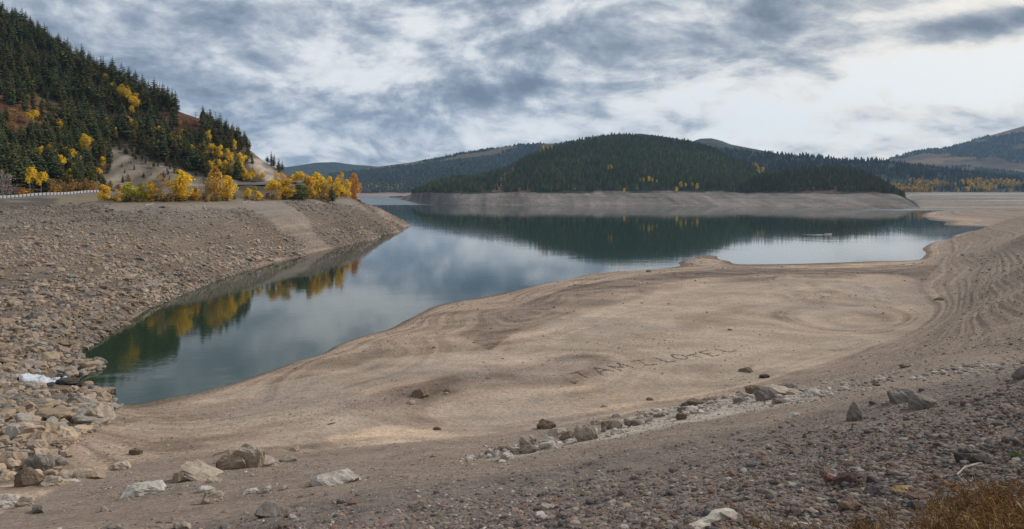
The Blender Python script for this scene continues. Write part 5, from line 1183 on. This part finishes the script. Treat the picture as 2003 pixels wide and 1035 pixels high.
# ------------------------------------------------------------------ letters laid out in stones on the mud
r = np.random.default_rng(91)
LT = [  # strokes in a close-up of the photograph (x/5.0075+1090, y/5.0075+660)
 ('mark of two short rows of stones like an equals sign, left of the T', [[(128, 434), (205, 437)], [(148, 450), (198, 455)]]),
 ('letter T laid out in stones at the left of the stone message', [[(126, 358), (190, 340), (256, 324)], [(178, 338), (240, 368), (302, 401)]]),
 ('letter A laid out in stones right of the stone T', [[(368, 302), (405, 340), (452, 374)], [(368, 300), (430, 310), (500, 322), (570, 336)], [(405, 344), (440, 330), (490, 316)]]),
 ('letter M laid out in stones, widest letter of the message', [[(500, 284), (560, 302), (626, 326)], [(505, 283), (570, 292), (640, 294)], [(640, 294), (615, 276), (594, 252)], [(594, 252), (670, 274), (746, 301)]]),
 ('letter I with serifs laid out in stones right of the M', [[(735, 236), (790, 230), (856, 221)], [(796, 227), (835, 250), (880, 272)], [(850, 276), (910, 272), (972, 264)]]),
 ('letter L laid out in stones in the middle of the message', [[(958, 204), (1010, 222), (1082, 244)], [(1082, 244), (1120, 239), (1162, 234)]]),
 ('letter O laid out in stones, an open flat ring', [[(1118, 172), (1170, 174), (1240, 182), (1278, 194), (1268, 212), (1220, 215), (1170, 208), (1148, 203)], [(1118, 172), (1128, 186), (1148, 203)]]),
 ('letter V laid out in stones right of the O', [[(1280, 179), (1350, 187), (1430, 199)], [(1280, 177), (1330, 170), (1366, 160)]]),
 ('letter E laid out in stones before the last letter', [[(1390, 146), (1450, 164), (1522, 187)], [(1390, 146), (1430, 139), (1474, 129)], [(1442, 166), (1472, 161), (1504, 155)], [(1522, 188), (1560, 181), (1598, 172)]]),
 ('letter U laid out in stones at the right end of the message', [[(1553, 117), (1600, 131), (1650, 142), (1700, 146), (1738, 138), (1752, 126)]])]
PL_ME = [mesh_np('letter_stone', *rock(1, 850 + k, 6, 0, 0.3), None, False, M_boulder) for k in range(6)]
for lab, strokes in LT:
    Pts = []
    for st in strokes:
        w = np.array([hit(a / 5.0075 + 1090, b / 5.0075 + 660) for a, b in st])
        sl = np.r_[0, np.cumsum(np.linalg.norm(np.diff(w[:, :2], axis=0), axis=1))]
        for t in np.arange(0, sl[-1], 0.25): Pts.append([np.interp(t, sl, w[:, k]) for k in range(2)])
    Pts = np.array(Pts) + r.normal(0, 0.03, (len(Pts), 2)); zz = gz(Pts[:, 0], Pts[:, 1])
    o0 = np.array([Pts[:, 0].mean(), Pts[:, 1].mean(), zz.mean()])
    e = bpy.data.objects.new('stone_letter', None); COL.objects.link(e); e.location = o0; e.empty_display_size = 0.2
    tag(e, lab, 'stone letter', 'message of stones on the mud flat')
    for p, z in zip(Pts, zz):
        q = bpy.data.objects.new('stone', PL_ME[int(r.integers(0, 6))]); COL.objects.link(q); q.parent = e; sc_ = r.uniform(0.075, 0.145)
        q.location = (p[0] - o0[0], p[1] - o0[1], z + 0.05 - o0[2]); q.scale = (sc_ * r.uniform(.9, 1.3), sc_ * r.uniform(.7, 1.), sc_ * r.uniform(.7, 1.)); q.rotation_euler = (0, 0, r.uniform(0, 6.28))
        q.color = (*(np.array((0.25, 0.195, 0.155)) * r.uniform(0.6, 1.8)), 1.0)

# ------------------------------------------------------------------ driftwood
def log(pts_uv, r0, r1, label, mat, name='driftwood_log', lift=0.4, knots=0, sides=12, bend=0.0):
    W = []
    n = 9
    a, b = np.array(hit(*pts_uv[0])), np.array(hit(*pts_uv[1])); rr = np.random.default_rng(int(pts_uv[0][0]))
    for t in np.linspace(0, 1, n):
        p = a + (b - a) * t; p[2] = max(p[2], float(gz([p[0]], [p[1]])[0])) + r0 * lift + bend * math.sin(t * 3.1); W.append(p + rr.normal(0, r0 * 0.12, 3))
    W = np.array(W); o0 = W.mean(0); rad = np.linspace(r0, r1, n) * rr.uniform(0.85, 1.15, n)
    tv_, tf_ = tube(W - o0, rad, sides); ang = np.tile(np.arange(sides), n); tv_[:n * sides] += rr.normal(0, r0 * .10, (n * sides, 3)) + ((ang % 3 == 0) * -r0 * .16)[:, None] * (tv_[:n * sides] - np.repeat(W - o0, sides, 0)) / r0
    parts = [(tv_, tf_)]
    for k in range(knots):
        i = int(rr.integers(2, n - 2)); d = rr.normal(size=3); d[2] = abs(d[2]) + .3; d /= np.linalg.norm(d); L = r0 * rr.uniform(3, 6)
        parts.append(tube([W[i] - o0, W[i] - o0 + d * L * .6, W[i] - o0 + d * L], [r0 * .4, r0 * .28, r0 * .1], 5))
    V, Fc, _ = merge(parts)
    return tag(link(name, mesh_np(name, V, Fc, None, False, mat), None, o0), label, 'driftwood')
log([(1352, 1044), (1432, 1016)], 0.085, 0.10, 'thick bleached log end on the bottom edge of the picture', M_drift)
log([(1545, 1033), (1604, 1027)], 0.03, 0.02, 'thin bleached log lying in the dry weeds at the bottom', M_drift, knots=1)
log([(1868, 934), (1922, 908)], 0.028, 0.016, 'pale bare stick leaning from the black rocks', M_drift, 'stick', 0.6, 1, 6, 0.06)
log([(1893, 975), (1908, 962)], 0.06, 0.05, 'splintered white stump in the dry weeds', M_drift, 'stump', 0.8, 3)
log([(1925, 982), (1948, 1000)], 0.03, 0.03, 'short bleached branch right of the white stump', M_drift, 'branch', 0.5, 1)
log([(418, 891), (448, 882)], 0.05, 0.03, 'thin dark stick lying above the boulder chain', M_drift_dark, 'stick', 0.6, 0, 6)
log([(556, 1014), (588, 1009)], 0.09, 0.04, 'dark weathered plank beside the flat topped block', M_drift_dark, 'plank', 0.5, 0, 6)
log([(641, 831), (656, 828)], 0.08, 0.05, 'dark bent branch on the lower mud bar', M_drift_dark, 'branch', 0.6, 1, 6)
log([(399, 403), (403, 411)], 0.28, 0.2, 'bleached log lying down the bank below the tall orange tree', M_drift)
log([(372, 400), (384, 407)], 0.25, 0.15, 'grey log on the bank below the biggest golden tree', M_drift)
log([(474, 396), (498, 397)], 0.28, 0.2, 'white driftwood trunk along the top of the bank in the gap', M_drift, knots=2)
log([(100, 402), (140, 403)], 0.25, 0.15, 'long pale driftwood trunk at the top of the left bank', M_drift)
log([(284, 402), (300, 399)], 0.22, 0.15, 'bleached driftwood on the bank edge left of the tan tree', M_drift)
W_ = np.array([hit(363, 768), hit(363, 768), hit(363, 768)]) + np.array([(0, 0, -.1), (-.15, 0, .25), (.25, 0, .55)])
V, Fc = tube(W_ - W_[0], [.05, .04, .02], 5); V2, F2 = tube([W_[1] - W_[0], W_[1] - W_[0] + (-.3, 0, .35)], [.035, .015], 5); V, Fc, _ = merge([(V, Fc), (V2, F2)])
tag(link('twig', mesh_np('twig', V, Fc, None, True, M_drift_dark), None, W_[0]), 'forked dark twig sticking up at the water edge', 'driftwood')

# ------------------------------------------------------------------ road, guardrail, poles and wires
M_road = plain_mat('asphalt', (0.20, 0.19, 0.18), 0.9, 0.15, 0.6, 0.15)
M_zinc = plain_mat('galvanised_steel', (0.58, 0.59, 0.60), 0.45, 0.5, 1.5, 0.10)
M_post = plain_mat('weathered_post', (0.15, 0.13, 0.11), 0.9, 0.1)
M_pole = plain_mat('pole_wood', (0.09, 0.075, 0.065), 0.9, 0.1)
M_wire = plain_mat('wire', (0.25, 0.25, 0.26), 0.5, 0.3)
ru = np.linspace(-440, 590, 160); ry = np.interp(ru, [p[0] for p in ROAD], [p[1] for p in ROAD]); rx = (ru - U0) / F * ry
dxy = np.c_[np.gradient(rx), np.gradient(ry)]; dxy /= np.linalg.norm(dxy, axis=1)[:, None]; nrm = np.c_[-dxy[:, 1], dxy[:, 0]]
rows = []
for off in (0.0, 2.0, 4.0, 6.0, 8.0):
    x, y = rx + nrm[:, 0] * off, ry + nrm[:, 1] * off; rows.append(np.c_[x, y, gz(x, y)])
rows = np.array(rows); zc = rows[:, :, 2].max(0) + 0.12
k = np.ones(9) / 9; zc = np.convolve(np.pad(zc, 4, 'edge'), k, 'valid') + 0.15; rows[:, :, 2] = zc
nr, nc = rows.shape[:2]; ix = np.arange(nr * nc).reshape(nr, nc)
fr_ = np.r_[rows[0], rows[-1]]; bot = np.concatenate([rows, [rows[0] - (0, 0, 1.6)], [rows[-1] - (0, 0, 1.6)]]); ix = np.arange((nr + 2) * nc).reshape(nr + 2, nc)
q = np.concatenate([np.stack([ix[a, :-1], ix[a, 1:], ix[b, 1:], ix[b, :-1]], -1) for a, b in ((0, 1), (1, 2), (2, 3), (3, 4), (5, 0), (4, 6))])
tag(link('road', mesh_np('road', bot.reshape(-1, 3), q, None, False, M_road)), 'two lane road cut into the foot of the left hill', kind='structure')
# guardrail on the water side
sel = (ru > -70) & (ru < 200); gx, gy, gzz = rx[sel] + nrm[sel, 0] * 0.3, ry[sel] + nrm[sel, 1] * 0.3, zc[sel]
sl = np.r_[0, np.cumsum(np.hypot(np.diff(gx), np.diff(gy)))]
at = lambda s: np.array([np.interp(s, sl, gx), np.interp(s, sl, gy), np.interp(s, sl, gzz)])
go = at(0); rail = bpy.data.objects.new('guardrail', None); COL.objects.link(rail); rail.location = go
tag(rail, 'long white guardrail along the road at the left', 'guardrail')
def beam(z0, z1, dep):
    S_ = np.linspace(0, sl[-1], 60); V, Q = [], []
    prof = [(0, z0), (dep, z0 + (z1 - z0) * .25), (0.02, (z0 + z1) / 2), (dep, z0 + (z1 - z0) * .75), (0, z1), (dep + .05, z1 + .01), (dep + .05, z0 - .01)]
    for s in S_:
        p = at(s) - go; 
        for d, z in prof: V.append((p[0], p[1] - d + .02, p[2] + z))
    m_ = len(prof)
    for i in range(len(S_) - 1):
        for j in range(m_): Q.append((i * m_ + j, i * m_ + (j + 1) % m_, (i + 1) * m_ + (j + 1) % m_, (i + 1) * m_ + j))
    return np.array(V), np.array(Q)
v_b, q_b = beam(0.78, 1.22, 0.10); link('rail', mesh_np('guardrail_rail', v_b, q_b, None, False, M_zinc), rail)
v_b, q_b = beam(0.22, 0.62, 0.08); link('lower_rail', mesh_np('guardrail_lower_rail', v_b, q_b, None, False, M_zinc), rail)
pv, pf = box(0, -0.26, 0.45, 0.42, 0.16, 1.5); post_me = mesh_np('guardrail_post', pv, pf, None, False, M_post)
for s in np.arange(0.5, sl[-1], 2.0):
    p = at(s) - go; link('post', post_me, rail, tuple(p))
# poles on the skyline behind the saddle
pv, pf, _ = merge([tube([(0, 0, -1), (0, 0, 17)], [.24, .16], 7)]); pole_me = mesh_np('pole_shaft', pv, pf, None, True, M_pole)
av, af = box(0, 0, 0, 3.2, .2, .22); arm_me = mesh_np('pole_crossarm', av, af, None, False, M_pole)
iv, if_ = tube([(0, 0, 0), (0, 0, .35)], [.11, .09], 6); ins_me = mesh_np('pole_insulator', iv, if_, None, True, M_wire)
def pole(u, Y, vt, hp, label):
    X = (u - U0) / F * Y; zt = H - (vt - V0) / F * Y
    e = bpy.data.objects.new('utility_pole', None); COL.objects.link(e); e.location = (X, Y, zt - 17 * hp); e.scale = (hp,) * 3; e.rotation_euler = (0, 0, 0.4)
    tag(e, label, 'utility pole', 'utility poles on the left hill'); link('shaft', pole_me, e)
    for z in (16.2, 14.2):
        a = link('crossarm', arm_me, e, (0, 0, z))
        for x in (-1.4, 0.0, 1.4): link('insulator', ins_me, a, (x, 0, .11))
    return np.array((X, Y, zt))
pole(383, 565, 219, 0.95, 'leftmost thin utility pole on the skyline, above the red saddle'); pole(411, 560, 214, 1.0, 'tallest of three utility poles close together on the skyline')
pole(421, 558, 218, 0.95, 'middle of three utility poles close together on the skyline'); pole(430, 556, 220, 0.95, 'right one of three utility poles close together on the skyline')
pa = pole(193, 470, 217, 0.9, 'utility pole among the trees carrying wires along the hillside')
pb = np.array(((345 - U0) / F * 500, 500, H - (236 - V0) / F * 500)); p0 = np.array(((60 - U0) / F * 450, 450, H - (206 - V0) / F * 450))
pts = []
parts = []
for dz in (0, -1.6):
    for A, B in ((pa, pb), (p0, pa)):
        t = np.linspace(0, 1, 14)[:, None]; w = A + (B - A) * t; w[:, 2] += dz - 3.0 * (4 * t[:, 0] * (1 - t[:, 0])) * .5
        parts.append(tube(w - pa, [0.045] * 14, 5))
V, Fc, _ = merge(parts)
tag(link('power_line', mesh_np('power_line', V, Fc, None, True, M_wire), None, pa), 'two faint wires strung across the wooded hillside', 'power line')

# ------------------------------------------------------------------ white water at the outlet
M_foam = plain_mat('foam', (0.50, 0.53, 0.56), 0.5, 0.4, 2.6, 0.55, bump=0.2)
def foam_patch(u0, v0, u1, v1, width, name, seed, amp, n=46, m=16, ragged=0.5):
    a, b = np.array(hit(u0, v0)), np.array(hit(u1, v1)); d = b - a; L = np.linalg.norm(d[:2]); d2 = d[:2] / L; nn = np.array([-d2[1], d2[0]])
    T_, S_ = np.meshgrid(np.linspace(0, 1, n), np.linspace(-1, 1, m), indexing='ij')
    wid = width * (np.sin(np.clip(T_ * 1.02 + .02, 0, 1) * math.pi) ** 0.5) * (1 + ragged * fbm(T_ * 8, S_ * .6, 1, 3, seed))
    x = a[0] + d2[0] * L * T_ + nn[0] * S_ * wid; y = a[1] + d2[1] * L * T_ + nn[1] * S_ * wid
    z = np.maximum(gz(x, y), 0.0) * 0.5 + 0.5 * (a[2] + (b[2] - a[2]) * T_) 
    z = np.maximum(z, gz(x, y) - 0.05) + (amp * (fbm(x, y, 0.9, 4, seed) + .35) + 0.05) * (1 - np.abs(S_) ** 3) - 0.06 * (np.abs(S_) > .95)
    ix = np.arange(n * m).reshape(n, m); q = np.stack([ix[:-1, :-1], ix[1:, :-1], ix[1:, 1:], ix[:-1, 1:]], -1).reshape(-1, 4)
    return np.stack([x, y, z], -1).reshape(-1, 3), q
V, Q, _ = merge([foam_patch(34, 744, 134, 744, 1.9, 'white_water', 5, 1.0, 60, 24, 0.3), foam_patch(138, 747, 152, 749, .35, '', 6, .3, 12, 6), foam_patch(140, 757, 150, 757, .3, '', 7, .3, 12, 6),
                 foam_patch(158, 747, 185, 741, .30, '', 8, .06, 20, 6), foam_patch(164, 754, 188, 750, .22, '', 9, .06, 20, 6)])
tag(link('white_water', mesh_np('white_water', V, Q, None, True, M_foam)), 'white foaming water rushing out between rocks at the left', kind='stuff')

# ------------------------------------------------------------------ motor boat under way on the lake
M_hull = plain_mat('white_hull', (0.80, 0.80, 0.79), 0.3, 0.5, 2.0, 0.05); M_orange = plain_mat('orange_trim', (0.62, 0.16, 0.05), 0.4, 0.5, 2.0, 0.05); M_darkm = plain_mat('motor_black', (0.03, 0.03, 0.035), 0.4, 0.5)
M_glass = plain_mat('windscreen_glass', (0.10, 0.13, 0.15), 0.1, 0.6)
bY = H * F / (459.6 - V0); bX = (1619.5 - U0) / F * bY
boat = bpy.data.objects.new('motorboat', None); COL.objects.link(boat); boat.location = (bX, bY, 0.0); boat.rotation_euler = (0, 0, 0.05)
tag(boat, 'small white motorboat with orange bow crossing the dark reflection', 'boat')
st = [(-2.3, .85, .10, .62), (-1.0, .95, .0, .62), (0.6, .9, .0, .66), (1.7, .6, .06, .74), (2.5, .05, .42, .82)]
V = []
for x, hw, zb, zt in st: V += [(x, -hw, zt), (x, -hw * .75, zb - .05), (x, 0, zb - .2), (x, hw * .75, zb - .05), (x, hw, zt)]
Q = []
for i in range(4):
    for j in range(4): Q.append((i * 5 + j, (i + 1) * 5 + j, (i + 1) * 5 + j + 1, i * 5 + j + 1))
    Q.append((i * 5, i * 5 + 4, (i + 1) * 5 + 4, (i + 1) * 5))
Q.append((0, 1, 2, 3)); Q.append((0, 3, 4, 4))
link('hull', mesh_np('boat_hull', np.array(V, float), np.array([q for q in Q if len(set(q)) == 4]), None, True, M_hull), boat)
v_, f_ = box(2.05, 0, .80, .7, .62, .10); link('bow_cover', mesh_np('boat_bow', v_, f_, None, False, M_orange), boat)
v_, f_ = box(.75, 0, .98, .06, 1.3, .5); link('windscreen', mesh_np('boat_screen', v_, f_, None, False, M_glass), boat)
v_, f_, _ = merge([box(-2.45, 0, .72, .35, .36, .55), box(-2.5, 0, .2, .16, .14, .8)]); link('outboard_motor', mesh_np('boat_motor', v_, f_, None, False, M_darkm), boat)
v_, f_, _ = merge([box(-.6, 0, .78, .5, 1.3, .12), box(-1.6, 0, .78, .5, 1.3, .12)]); link('seat', mesh_np('boat_seat', v_, f_, None, False, M_orange), boat)
def strip(pts, w0, w1, n=24):
    t = np.linspace(0, 1, n); x = np.interp(t, np.linspace(0, 1, len(pts)), [p[0] for p in pts]); y = np.interp(t, np.linspace(0, 1, len(pts)), [p[1] for p in pts])
    w = w0 + (w1 - w0) * t; w = w * (1 + .5 * fbm(t * 9, t * 0 + pts[0][1], 1, 3, 4)); zt = 0.10 * (1 - t) + 0.02
    V = np.concatenate([np.c_[x, y - w, x * 0 + .004], np.c_[x, y, zt], np.c_[x, y + w, x * 0 + .004]]); q = [(k * n + i, k * n + i + 1, (k + 1) * n + i + 1, (k + 1) * n + i) for k in (0, 1) for i in range(n - 1)]
    return V, np.array(q)
V, Q, _ = merge([strip([(bX - 2, bY - .3), (bX - 7, bY - 1.6), (bX - 14.5, bY - 4.4)], .35, .25), strip([(bX - 2, bY + .3), (bX - 7, bY + 1.6), (bX - 14, bY + 4.4)], .35, .18), strip([(bX - 2, bY), (bX - 7, bY)], .8, .2)])
tag(link('wake', mesh_np('wake', V, Q, None, True, M_foam)), 'short forked foam wake trailing left behind the motorboat', kind='stuff')

# ------------------------------------------------------------------ dry weeds in the near right corner
M_weed = plain_mat('dry_weed', (0.30, 0.19, 0.075), 0.9, 0.1, 2.0, 0.3)
r = np.random.default_rng(95); V, Fc, T = [], [], []
def weed(p, h, n, spread):
    for _ in range(n):
        a = r.uniform(0, 6.28); l = r.uniform(0.55, 1.0) * h; tilt = r.uniform(.08, spread); d = np.array([math.cos(a) * tilt, math.sin(a) * tilt, 1.0]); d /= np.linalg.norm(d)
        w = 0.0028 * r.uniform(.7, 1.5); s = np.array([math.sin(a * 3.1), math.cos(a * 3.1), 0]) * w; m_ = p + d * l * .55; tip = p + d * l + np.array([math.cos(a), math.sin(a), -.3]) * l * .16
        g = r.uniform(0.6, 1.5); c = np.array([1.0, r.uniform(.85, 1.05), r.uniform(.7, 1.0)]) * g
        if r.random() < .07: c = np.array([1.6, 2.2, 3.2]) * g
        i = len(V); V.extend((p - s, p + s, m_ + s, m_ - s, tip)); Fc.extend(((i, i + 1, i + 2), (i, i + 2, i + 3), (i + 3, i + 2, i + 4))); T.extend([c] * 5)
        for q in range(int(r.integers(3, 8))):     # seed heads and side twigs
            t = r.uniform(.45, 1.0); b = p + (tip - p) * t; e = r.normal(0, .035, 3) * (1 + h); e[2] = abs(e[2]); s2 = r.normal(0, .006, 3)
            i = len(V); V.extend((b, b + e * .8 + s2, b + e)); Fc.append((i, i + 1, i + 2)); T.extend([c * r.uniform(.9, 1.3)] * 3)
cnt = 0
for _ in range(9000):
    u = r.uniform(1180, 2130); v = r.uniform(925, 1130)
    den = sstep(0, 90, (v - np.interp(u, [1180, 1500, 1700, 1830, 2003, 2130], [1060, 1015, 1000, 945, 918, 900]))) 
    den = den * (0.32 if u < 1780 else 0.22 + 0.78 * min(1, (u - 1780) / 90))
    if r.random() > den * (1.0 if vnoise(np.array([u / 38.]), np.array([v / 22.]), 5)[0] > -.12 else .2) * 0.27: continue
    X, Y, z = hit(u, v)
    weed(np.array([X, Y, z - .02]), r.uniform(.12, .30) * (1.0 if u < 1780 else 1.9), int(r.integers(5, 11)), .5); cnt += 1
V, Fc = np.array(V), np.array(Fc); print('weeds', cnt, len(Fc))
mW, N = new_mat('dry_weeds'); t = attr(N); finish(N, N.vm('MULTIPLY', t, (0.20, 0.115, 0.048)), 0.9, spec=0.1)
tag(link('dry_weeds', mesh_np('dry_weeds', V, Fc, np.array(T), False, mW)), 'rusty brown dry weeds in the near right corner', kind='stuff')
X, Y, z = hit(1990, 896); V, Fc, T = [], [], []
for _ in range(6): weed(np.array([X + r.normal(0, .05), Y + r.normal(0, .05), z - .01]), .14, 9, .9)
mG, N = new_mat('green_leaves'); t = attr(N); finish(N, N.vm('MULTIPLY', t, (0.10, 0.17, 0.03)), 0.8, spec=0.2)
tag(link('green_plant', mesh_np('green_plant', np.array(V) - (X, Y, z), np.array(Fc), np.array(T), False, mG), None, (X, Y, z)), 'single small bright green plant at the right edge in gravel', 'plant')

# ------------------------------------------------------------------ air
lo = min(float(ZZ.min()), -15.0) - 1.0
hv, hf = box(0, 4500, (lo + 900) / 2, 15600, 9160, 900 - lo)
mH = bpy.data.materials.new('haze_air'); mH.use_nodes = True; N = NT(mH.node_tree)
pv_ = N.n('ShaderNodeVolumePrincipled'); pv_.inputs['Color'].default_value = (0.42, 0.68, 1.0, 1); pv_.inputs['Density'].default_value = 4.4e-5; pv_.inputs['Anisotropy'].default_value = 0.2
oH = N.n('ShaderNodeOutputMaterial'); N.put(oH.inputs['Volume'], pv_.outputs[0])
haze = link('haze', mesh_np('haze', hv, hf, None, False, mH)); tag(haze, 'thin blue air over the lake and hills', kind='stuff')
